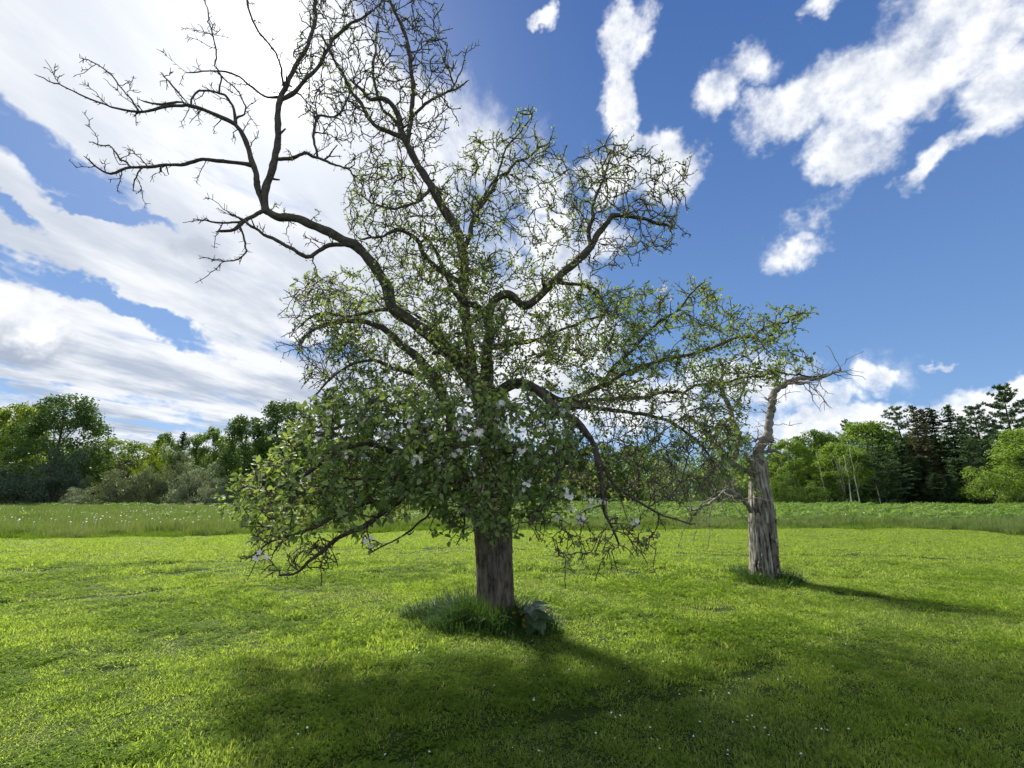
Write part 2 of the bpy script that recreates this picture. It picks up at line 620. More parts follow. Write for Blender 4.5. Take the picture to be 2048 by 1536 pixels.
def scatter(name, pts, rot, scl, idx, sources):
    """One object whose points carry copies of the clumps (geometry nodes)."""
    me = bpy.data.meshes.new(name)
    me.vertices.add(len(pts))
    me.vertices.foreach_set('co', np.asarray(pts, np.float32).ravel())
    for an, ty_, arr in (('turn', 'FLOAT', rot), ('size', 'FLOAT_VECTOR', scl), ('pick', 'INT', idx)):
        at_ = me.attributes.new(an, ty_, 'POINT')
        if ty_ == 'FLOAT_VECTOR':
            at_.data.foreach_set('vector', np.asarray(arr, np.float32).ravel())
        else:
            at_.data.foreach_set('value', np.asarray(arr, np.float32 if ty_ == 'FLOAT' else np.int32))
    o = obj(name, me)
    ng = bpy.data.node_groups.new(name + '_nodes', 'GeometryNodeTree')
    ng.interface.new_socket('Geometry', in_out='INPUT', socket_type='NodeSocketGeometry')
    ng.interface.new_socket('Geometry', in_out='OUTPUT', socket_type='NodeSocketGeometry')
    gi = ng.nodes.new('NodeGroupInput')
    go = ng.nodes.new('NodeGroupOutput')
    join = ng.nodes.new('GeometryNodeJoinGeometry')
    for s in reversed(sources):
        oi = ng.nodes.new('GeometryNodeObjectInfo')
        oi.inputs['Object'].default_value = s
        oi.inputs['As Instance'].default_value = True
        ng.links.new(oi.outputs['Geometry'], join.inputs[0])
    iop = ng.nodes.new('GeometryNodeInstanceOnPoints')
    iop.inputs['Pick Instance'].default_value = True
    ng.links.new(gi.outputs[0], iop.inputs['Points'])
    ng.links.new(join.outputs[0], iop.inputs['Instance'])

    def named(nm, ty_):
        nd = ng.nodes.new('GeometryNodeInputNamedAttribute')
        nd.data_type = ty_
        nd.inputs['Name'].default_value = nm
        return nd.outputs['Attribute']
    ng.links.new(named('pick', 'INT'), iop.inputs['Instance Index'])
    cx = ng.nodes.new('ShaderNodeCombineXYZ')
    ng.links.new(named('turn', 'FLOAT'), cx.inputs[2])
    ng.links.new(cx.outputs[0], iop.inputs['Rotation'])
    ng.links.new(named('size', 'FLOAT_VECTOR'), iop.inputs['Scale'])
    ng.links.new(iop.outputs[0], go.inputs[0])
    md = o.modifiers.new('grass', 'NODES')
    md.node_group = ng
    return o


def frustum_points(y0, y1, per_m2, margin=1.5, g=rs):
    A = 1.18
    n = int(((y1 - y0) * (A * (y0 + y1) + 2 * margin)) * per_m2)
    # y with density proportional to the width
    y = []
    while len(y) < n:
        yy = g.uniform(y0, y1, n)
        keep = g.uniform(0, 1, n) < (A * yy + margin) / (A * y1 + margin)
        y.extend(yy[keep])
    y = np.array(y[:n])
    x = g.uniform(-1, 1, n) * (A * y + margin)
    return x, y


APPLE = on_ground(990, 1236)
SNAG = on_ground(1528, 1160)

M_BLADE = leaf_mat('lawn_blade', (0.085, 0.138, 0.018), (0.240, 0.320, 0.054), trans=0.52, t_gain=2.25, rough=0.55, spec=0.22,
                   patch=((0.062, 0.115, 0.020), (0.240, 0.285, 0.080)), by='both', patch_scale=0.9, hue_t=(1.0, 1.0, 0.62))
lawn_src = [clump('turf', 0.09, 40, 0.052, 0.0068, 1.0, M_BLADE, 11 + i) for i in range(4)] + \
           [clump('turf', 0.09, 34, 0.044, 0.0100, 1.4, M_BLADE, 31 + i) for i in range(2)]
M_CLOVER = leaf_mat('clover_leaf', (0.090, 0.165, 0.020), (0.160, 0.250, 0.036), trans=0.5, t_gain=1.9, rough=0.7, spec=0.05, by='both')


def clover(seed):
    g = np.random.RandomState(seed)
    n = 46
    a, q = g.uniform(0, 6.283, n), np.sqrt(g.uniform(0, 1, n)) * 0.10
    b = Buf()
    for i in range(n):
        c = np.array((math.cos(a[i]) * q[i], math.sin(a[i]) * q[i], g.uniform(0.02, 0.05)))
        u = g.uniform(0, 6.283)
        nz = unit(np.array((0, 0, 1.0)) + g.normal(0, 0.35, 3))
        e1 = unit(np.cross(nz, (math.cos(u), math.sin(u), 0.1)))
        e2 = np.cross(nz, e1)
        L = g.uniform(0.010, 0.017)
        for k in range(3):
            w = k * 2.094
            e = e1 * math.cos(w) + e2 * math.sin(w)
            f = np.cross(nz, e)
            b.add(np.array((c, c + e * L * 0.6 + f * L * 0.45, c + e * L, c + e * L * 0.6 - f * L * 0.45)), [(0, 1, 2, 3)])
    return bpy.data.objects.new('clover', b.mesh('clover', M_CLOVER))


lawn_src += [clover(90 + i) for i in range(3)]
px_, py_, ps_ = [], [], []
for y0, y1, dens, sc, mg in ((0.4, 2.4, 60, 1.0, 2.5), (2.4, 5.0, 280, 0.95, 1.5), (5.0, 9.0, 190, 1.1, 1.5), (9.0, 24, 75, 1.5, 1.5)):
    x, y = frustum_points(y0, y1, dens, mg)
    keep = (y < edge_y(x) + 0.2) & (np.hypot(x - APPLE[0], y - APPLE[1]) > 0.2) & (np.hypot(x - SNAG[0], y - SNAG[1]) > 0.2)
    px_.append(x[keep])
    py_.append(y[keep])
    ps_.append(np.full(keep.sum(), sc))
x, y, s = (np.concatenate(v) for v in (px_, py_, ps_))
k, z = press(x, y)
keep = rs.uniform(0, 1, len(x)) > np.clip(k * 0.85, 0, 0.95)
x, y, s, k, z = x[keep], y[keep], s[keep], k[keep], z[keep]
n = len(x)
# patches of longer and shorter turf
lush = 0.85 + 0.35 * np.sin(x * 1.7 + 2.1 * np.sin(y * 0.8)) * np.sin(y * 1.3 + 1.0) + 0.15 * np.sin(x * 6.1 + y * 2.0) * np.sin(y * 7.0)
hs_ = s * (lush * rs.uniform(0.7, 1.3, n)) * (1 - 0.6 * np.clip(k, 0, 1))
cl = np.sin(x * 1.1 + 1.7 * np.sin(y * 0.9 + 0.4)) * np.sin(y * 1.25 + 0.8 * np.sin(x * 0.7)) + 0.5 * np.sin(x * 3.1 + 0.5) * np.sin(y * 3.7)
p_cl = np.clip(0.10 + 0.35 * (cl - 0.15) + 0.15 * np.clip(-x / 4, 0, 1), 0.04, 0.42) * (y < 11)
pick = np.where(rs.uniform(0, 1, n) < p_cl, rs.randint(6, 9, n), rs.randint(0, 6, n))
tag(scatter('lawn_grass', np.stack((x, y, ground_z(x, y) + z), -1), rs.uniform(0, 6.283, n), np.stack((s, s, np.clip(hs_, 0.3, 2)), -1), pick, lawn_src),
    'short mown grass blades covering the lawn', 'grass', kind='stuff')

# ------------------------------------------------------------------ meadow
M_MEADOW = leaf_mat('meadow_blade', (0.050, 0.110, 0.030), (0.150, 0.220, 0.075), trans=0.42, t_gain=1.5, rough=0.6, spec=0.2,
                    patch=((0.100, 0.150, 0.060), (0.150, 0.200, 0.090)), by='object', patch_scale=0.35)
M_EDGE = leaf_mat('edge_blade', (0.060, 0.130, 0.018), (0.140, 0.230, 0.035), trans=0.42, t_gain=1.5, rough=0.6, spec=0.2, by='object')
M_HERB = leaf_mat('meadow_herb', (0.085, 0.170, 0.030), (0.165, 0.260, 0.060), trans=0.38, t_gain=1.5, rough=0.6, spec=0.2, by='object')
M_HERB2 = leaf_mat('meadow_herb_deep', (0.040, 0.100, 0.020), (0.100, 0.180, 0.045), trans=0.38, t_gain=1.5, rough=0.6, spec=0.2, by='object')


def mound(name, r, h, n, leaf, mat, seed):
    """A low leafy mound of field plants."""
    g = np.random.RandomState(seed)
    d = rand_dirs(n, g)
    d[:, 2] = np.abs(d[:, 2])
    c = d * np.array((r, r, h)) * g.uniform(0.72, 1.05, (n, 1))
    nrm = unit(d * np.array((1, 1, 1.4)) + g.normal(0, 0.45, (n, 3)))
    u = unit(np.cross(nrm, rand_dirs(n, g)))
    v = np.cross(nrm, u)
    L = leaf * g.uniform(0.6, 1.3, (n, 1))
    V = np.stack((c - u * L, c + v * L * 0.35, c + u * L, c - v * L * 0.35), 1).reshape(-1, 3)
    b = Buf()
    b.add(V, np.arange(n * 4).reshape(-1, 4))
    return bpy.data.objects.new(name, b.mesh(name, mat))


src = [clump('meadow_tuft', 0.20, 60, 0.52, 0.010, 0.55, M_MEADOW, 51 + i) for i in range(3)] + \
      [clump('edge_tuft', 0.16, 55, 0.34, 0.009, 0.7, M_EDGE, 61 + i) for i in range(3)] + \
      [mound('field_mound', 0.55, 0.40, 130, 0.13, M_HERB, 71 + i) for i in range(3)] + \
      [mound('field_mound', 0.50, 0.34, 110, 0.12, M_HERB2, 81 + i) for i in range(2)]
X_, Y_, S_, H_, I_ = [], [], [], [], []
for y0, y1, dens in ((13.5, 22, 26), (22, 30, 14), (30, 48, 5), (48, 80, 2.2)):
    x, y = frustum_points(y0, y1, dens, 2.0)
    d = y - edge_y(x)
    keep = d > 0.22 * np.sin(x * 2.7 + 1.0) * np.sin(x * 0.9) + 0.12 * np.sin(x * 7.0)
    x, y, d = x[keep], y[keep], d[keep]
    m = len(x)
    # the right side of the field is mounded leafy growth, the left is feathery grass
    side = 1 / (1 + np.exp(-(x / y - 0.12 + 0.25 * np.sin(y * 0.3)) * 6))
    herb = (rs.uniform(0, 1, m) < side * np.clip((y - 22) / 8, 0, 1)) | (y > 46)
    idx = np.where(d < 1.1 * (0.7 + 0.5 * np.sin(x * 1.3)), rs.randint(3, 6, m), rs.randint(0, 3, m))
    idx = np.where(herb, np.where(rs.uniform(0, 1, m) < 0.68, rs.randint(6, 9, m), rs.randint(9, 11, m)), idx)
    grow = np.clip(0.62 + d * 0.20, 0.62, 1.0) * (0.92 + 0.22 * np.sin(x * 0.7 + y * 0.4) * np.sin(y * 0.9))
    big = np.where(idx >= 6, 1.0, np.where(y > 30, 1.7, np.where(y > 20, 1.25, 1.0)))
    sc = big * rs.uniform(0.75, 1.25, m)
    hh = np.where(idx >= 6, rs.uniform(0.55, 1.5, m), rs.uniform(0.7, 1.25, m)) * grow
    X_.append(x); Y_.append(y); S_.append(sc); H_.append(hh); I_.append(idx)
x, y, s, h, idx = (np.concatenate(v) for v in (X_, Y_, S_, H_, I_))
tag(scatter('meadow_grass', np.stack((x, y, ground_z(x, y) - 0.04), -1), rs.uniform(0, 6.283, len(x)), np.stack((s, s, h), -1), idx, src),
    'tall unmown meadow grass and low leafy plants behind the lawn', 'meadow', kind='stuff')

# ------------------------------------------------------------------ trees at the edge of the field
def leaf_quads(buf, c, nrm, size, g, slim=0.6):
    """Leaf sprays: small bent diamonds at c with normals nrm."""
    n = len(c)
    u = unit(np.cross(nrm, rand_dirs(n, g)))
    v = np.cross(nrm, u)
    L = (size * g.uniform(0.6, 1.35, n))[:, None]
    V = np.stack((c - u * L * 0.5, c + v * L * 0.5 * slim + nrm * L * 0.06, c + u * L * 0.5, c - v * L * 0.5 * slim - nrm * L * 0.06), 1)
    buf.add(V.reshape(-1, 3), np.arange(n * 4).reshape(-1, 4))


def wobble_line(p0, p1, n, amp, g):
    t = np.linspace(0, 1, n)[:, None]
    P = p0 + (p1 - p0) * t
    off = np.cumsum(g.normal(0, amp, (n, 3)), 0)
    off -= off[0] + (off[-1] - off[0]) * t
    return P + off


def broadleaf(seed, h=10.0, r=3.0, base=0.22, clumps=90, per=95, leaf=0.28, shape=0.75, stems=1, lean=0.0, gap=0.0):
    """Trunk and crown of a leafy tree: clumps of sprays round the ends of the limbs."""
    g = np.random.RandomState(seed)
    wood, crown = Buf(), Buf()
    zb = h * base
    top = np.array((lean * h, 0, h * 0.93))
    for s in range(stems):
        off = np.array((g.normal(0, 0.28 * (stems > 1)), g.normal(0, 0.28 * (stems > 1)), 0))
        tp = top + off * 5 * (1 if stems > 1 else 0) + np.array((0, 0, -0.1 * h * g.uniform(0, 1)))
        P = wobble_line(off, tp, 9, 0.06 * h / 8, g)
        rr = 0.020 * h / math.sqrt(stems) * (1 - 0.85 * np.linspace(0, 1, 9))
        rr[0] *= 1.4
        tube(wood, P, rr, 7)
    nl = 0
    lobes = [(g.uniform(0, 6.283), g.uniform(0.15, 0.95), g.uniform(0.75, 1.25)) for _ in range(9)]
    while nl < clumps:
        z = g.uniform(0, 1)
        zz = z ** (0.45 + 0.55 * shape) * 0.97
        prof = max(0.0, 1 - (2 * (0.08 + 0.92 * zz) - 1) ** 2) ** 0.5
        a = g.uniform(0, 6.283)
        k = 1.0
        for la, lz, ls in lobes:
            w = math.exp(-((math.atan2(math.sin(a - la), math.cos(a - la)) / 0.6) ** 2 + ((z - lz) / 0.2) ** 2))
            k += (ls - 1) * w
        q = (g.uniform(0.25, 1.0) ** 0.5) * prof * r * k
        c = np.array((math.cos(a) * q + lean * (zb + z * (h - zb)), math.sin(a) * q, zb + z * (h - zb) * 0.97))
        if g.uniform() < gap:
            nl += 1
            continue
        rc = r * 0.23 * g.uniform(0.7, 1.25)
        m = int(per * g.uniform(0.6, 1.3))
        d = rand_dirs(m, g)
        pts = c + d * np.array((rc, rc, rc * 0.75)) * (g.uniform(0.15, 1, (m, 1)) ** 0.45)
        nrm = unit(d * 0.6 + np.array((0, 0, 0.5)) + g.normal(0, 0.5, (m, 3)))
        leaf_quads(crown, pts, nrm, leaf, g)
        if nl % 3 == 0:
            st = np.array((lean * c[2] * 0.6, 0, max(zb * 0.7, c[2] - q * 0.9 - 0.1 * h)))
            tube(wood, wobble_line(st, c, 6, 0.05, g), np.linspace(0.0035 * h, 0.010, 6), 4)
        nl += 1
    return wood, crown


def spruce(seed, h=11.0, r=1.9, base=0.04, sparse=1.0):
    g = np.random.RandomState(seed)
    wood, crown = Buf(), Buf()
    tube(wood, wobble_line(np.zeros(3), np.array((0, 0, h)), 10, 0.02, g), 0.016 * h * (1 - 0.93 * np.linspace(0, 1, 10)), 7)
    z = h * base
    while z < h * 0.985:
        t = (z / h - base) / (1 - base)
        L0 = r * (1 - t) ** 0.66 * (1.0 if t > 0.1 else 0.75 + 2.5 * t) + 0.14
        nb = g.randint(6, 9)
        a0 = g.uniform(0, 6.283)
        for b in range(nb):
            if g.uniform() > sparse:
                continue
            a = a0 + b * 6.283 / nb + g.normal(0, 0.18)
            zj = z + g.uniform(-0.16, 0.16)
            L = L0 * g.uniform(0.7, 1.15)
            n = max(3, int(L / 0.16))
            s = np.linspace(0.08, 1, n)
            droop = -0.28 * L * s ** 1.2 + 0.20 * L * s ** 3 + 0.25 * L * t * s
            P = np.stack((np.cos(a) * s * L, np.sin(a) * s * L, zj + droop), -1)
            if b % 3 == 0:
                tube(wood, P, np.linspace(0.022, 0.006, n), 3)
            m = n * 8
            k = g.randint(0, n, m)
            side = np.array((-math.sin(a), math.cos(a), 0))
            wd = L * 0.26 * (1.1 - s[k]) + 0.05
            pts = P[k] + side * (g.uniform(-1, 1, m) * wd)[:, None] + np.stack((np.zeros(m), np.zeros(m), -g.uniform(0, 0.16, m)), -1)
            nrm = unit(np.array((0, 0, 1.0)) + g.normal(0, 0.45, (m, 3)))
            u = unit(np.array((math.cos(a), math.sin(a), -0.25)) + side * g.normal(0, 0.8, (m, 1)))
            v = unit(np.cross(nrm, u))
            ln = (g.uniform(0.15, 0.32, m))[:, None]
            V = np.stack((pts - u * ln * 0.5, pts + v * ln * 0.22, pts + u * ln * 0.5, pts - v * ln * 0.22), 1)
            crown.add(V.reshape(-1, 3), np.arange(m * 4).reshape(-1, 4))
        z += g.uniform(0.26, 0.40) * (1 if t < 0.8 else 0.6)
    return wood, crown


def pine(seed, h=13.0, r=3.2, base=0.12, dens=1.0):
    """White pine: uneven tiers of long level boughs carrying soft tufts."""
    g = np.random.RandomState(seed)
    wood, crown = Buf(), Buf()
    tube(wood, wobble_line(np.zeros(3), np.array((0, 0, h)), 10, 0.05, g), 0.018 * h * (1 - 0.92 * np.linspace(0, 1, 10)), 7)
    z = h * base
    while z < h * 0.99:
        t = (z / h - base) / (1 - base)
        L0 = r * (1 - t ** 1.6) ** 0.8 * (0.55 + 0.45 * min(1, t * 4)) + 0.25
        nb = g.randint(4, 7)
        a0 = g.uniform(0, 6.283)
        for b in range(nb):
            a = a0 + b * 6.283 / nb + g.normal(0, 0.25)
            L = L0 * g.uniform(0.45, 1.2)
            n = max(4, int(L / 0.25))
            s = np.linspace(0.05, 1, n)
            rise = (0.10 + 0.45 * t) * L * s ** 1.6 - 0.05 * L * s
            P = np.stack((np.cos(a) * s * L, np.sin(a) * s * L, z + rise), -1)
            P[1:] += g.normal(0, 0.05, (n - 1, 3))
            tube(wood, P, np.linspace(0.035, 0.01, n), 4)
            side = np.array((-math.sin(a), math.cos(a), 0))
            for i in range(n):
                if s[i] < 0.28:
                    continue
                for q in range(int(3 * dens + g.uniform(0, 1))):
                    c = P[i] + side * g.normal(0, 0.22) * L * 0.35 + np.array((0, 0, g.uniform(0, 0.16)))
                    m = 14
                    d = unit(rand_dirs(m, g) + np.array((0, 0, 0.45)) + 0.4 * np.array((math.cos(a), math.sin(a), 0)))
                    ln = g.uniform(0.16, 0.30, (m, 1))
                    v = unit(np.cross(d, rand_dirs(m, g))) * ln * 0.13
                    V = np.stack((c + d * 0.02 - v, c + d * 0.02 + v, c + d * ln + v * 0.6, c + d * ln - v * 0.6), 1)
                    crown.add(V.reshape(-1, 3), np.arange(m * 4).reshape(-1, 4))
        z += g.uniform(0.50, 0.85)
    return wood, crown


def shrub(seed, h=4.0, r=3.0, per=80, clumps=110, leaf=0.17, twiggy=False):
    g = np.random.RandomState(seed)
    wood, crown = Buf(), Buf()
    for i in range(14 if twiggy else 8):
        a = g.uniform(0, 6.283)
        e = np.array((math.cos(a) * r * g.uniform(0.2, 0.85), math.sin(a) * r * g.uniform(0.2, 0.85), h * g.uniform(0.55, 0.93)))
        tube(wood, wobble_line(np.array((g.normal(0, 0.2), g.normal(0, 0.2), -0.05)), e, 8, 0.10, g), np.linspace(0.06, 0.012, 8), 5)
    for i in range(clumps):
        d = rand_dirs(1, g)[0]
        d[2] = abs(d[2])
        q = g.uniform(0.35, 1.0) ** 0.5
        k = 1 + 0.16 * math.sin(3 * math.atan2(d[1], d[0]) + seed) + 0.10 * math.sin(7 * d[2] + seed)
        c = d * np.array((r * 0.92, r * 0.92, h * 0.86)) * q * k + np.array((0, 0, h * 0.05))
        rc = r * 0.20 * g.uniform(0.6, 1.2)
        m = int(per * g.uniform(0.5, 1.3))
        dd = rand_dirs(m, g)
        pts = c + dd * np.array((rc, rc, rc * 0.7)) * (g.uniform(0.1, 1, (m, 1)) ** 0.4)
        pts[:, 2] = np.maximum(pts[:, 2], 0.03)
        leaf_quads(crown, pts, unit(dd * 0.6 + np.array((0, 0, 0.45)) + g.normal(0, 0.5, (m, 3))), leaf, g, 0.5)
    return wood, crown


M_BARK_FAR = bark_mat('grey_brown_bark', (0.045, 0.038, 0.030), (0.115, 0.100, 0.085), scale=(6, 6, 1.2))
M_BIRCH = bark_mat('pale_birch_bark', (0.16, 0.15, 0.13), (0.48, 0.46, 0.42), scale=(3, 3, 9), lo=0.3, hi=0.45)
LEAF = {
    'green': leaf_mat('broadleaf_green', (0.072, 0.143, 0.029), (0.124, 0.208, 0.046), trans=0.35, spec=0.1, t_gain=1.5),
    'bright': leaf_mat('broadleaf_bright', (0.111, 0.195, 0.034), (0.176, 0.267, 0.052), trans=0.38, spec=0.1, t_gain=1.6),
    'yellow': leaf_mat('broadleaf_yellow_green', (0.125, 0.200, 0.026), (0.185, 0.260, 0.042), trans=0.40, spec=0.1, t_gain=1.6),
    'deep': leaf_mat('broadleaf_deep', (0.044, 0.098, 0.026), (0.081, 0.146, 0.036), trans=0.30, spec=0.1, t_gain=1.4),
    'blue': leaf_mat('shrub_blue_green', (0.068, 0.107, 0.065), (0.107, 0.153, 0.096), trans=0.25, spec=0.1, t_gain=1.2, hue_t=(1.0, 1.0, 0.8)),
    'olive': leaf_mat('shrub_olive', (0.101, 0.137, 0.065), (0.163, 0.202, 0.101), trans=0.30, spec=0.1, t_gain=1.3, hue_t=(1.0, 1.0, 0.7)),
    'pale': leaf_mat('shrub_pale_green', (0.150, 0.195, 0.111), (0.221, 0.267, 0.156), trans=0.30, spec=0.1, t_gain=1.3, hue_t=(1.0, 1.0, 0.7)),
    'spruce': leaf_mat('spruce_needles', (0.058, 0.105, 0.046), (0.100, 0.160, 0.064), trans=0.12, spec=0.1, t_gain=1.2, rough=0.7),
    'brownspruce': leaf_mat('brown_tinged_spruce_needles', (0.090, 0.095, 0.048), (0.135, 0.135, 0.064), trans=0.12, spec=0.1, t_gain=1.2, rough=0.7),
    'pine': leaf_mat('pine_needles', (0.070, 0.125, 0.062), (0.115, 0.180, 0.084), trans=0.15, spec=0.1, t_gain=1.2, rough=0.65),
    'umber': leaf_mat('shrub_umber', (0.065, 0.062, 0.047), (0.098, 0.094, 0.068), trans=0.2, spec=0.1, t_gain=1.1),
}
PROTO = {}


def proto(key, fn, h, r, **kw):
    w, c = fn(h=h, r=r, **kw)
    PROTO[key] = (w.mesh(key + '_trunk', M_BARK_FAR, True), c.mesh(key + '_crown', None), h, r)


proto('maple', broadleaf, 12.0, 4.6, seed=101, base=0.06, clumps=190, per=95, leaf=0.29, shape=0.85)
proto('round', broadleaf, 11.0, 4.0, seed=102, base=0.06, clumps=150, per=105, leaf=0.28, shape=0.62)
proto('round2', broadleaf, 11.0, 4.0, seed=103, base=0.06, clumps=140, per=100, leaf=0.28, shape=0.68, lean=0.03)
proto('aspen', broadleaf, 9.5, 2.9, seed=104, base=0.14, clumps=110, per=95, leaf=0.25, shape=0.66, stems=3)
proto('aspen2', broadleaf, 9.5, 2.7, seed=105, base=0.18, clumps=100, per=90, leaf=0.25, shape=0.78, stems=2)
proto('sapling', broadleaf, 8.0, 2.4, seed=106, base=0.08, clumps=75, per=80, leaf=0.20, shape=0.95, stems=2, gap=0.1)
proto('spruce', spruce, 11.0, 2.1, seed=111)
proto('spruce2', spruce, 11.0, 2.0, seed=112)
proto('spruce3', spruce, 11.0, 2.4, seed=113, sparse=0.85)
proto('pine', pine, 13.0, 3.3, seed=121)
proto('pine2', pine, 13.0, 3.6, seed=122, dens=1.4, base=0.05)
proto('sparsepine', pine, 13.0, 2.6, seed=123, dens=0.8, base=0.45)
proto('shrub', shrub, 4.0, 3.2, seed=131)
proto('shrub2', shrub, 4.0, 3.0, seed=132, twiggy=True)
proto('shrub3', shrub, 4.0, 3.0, seed=133, leaf=0.14, per=100)

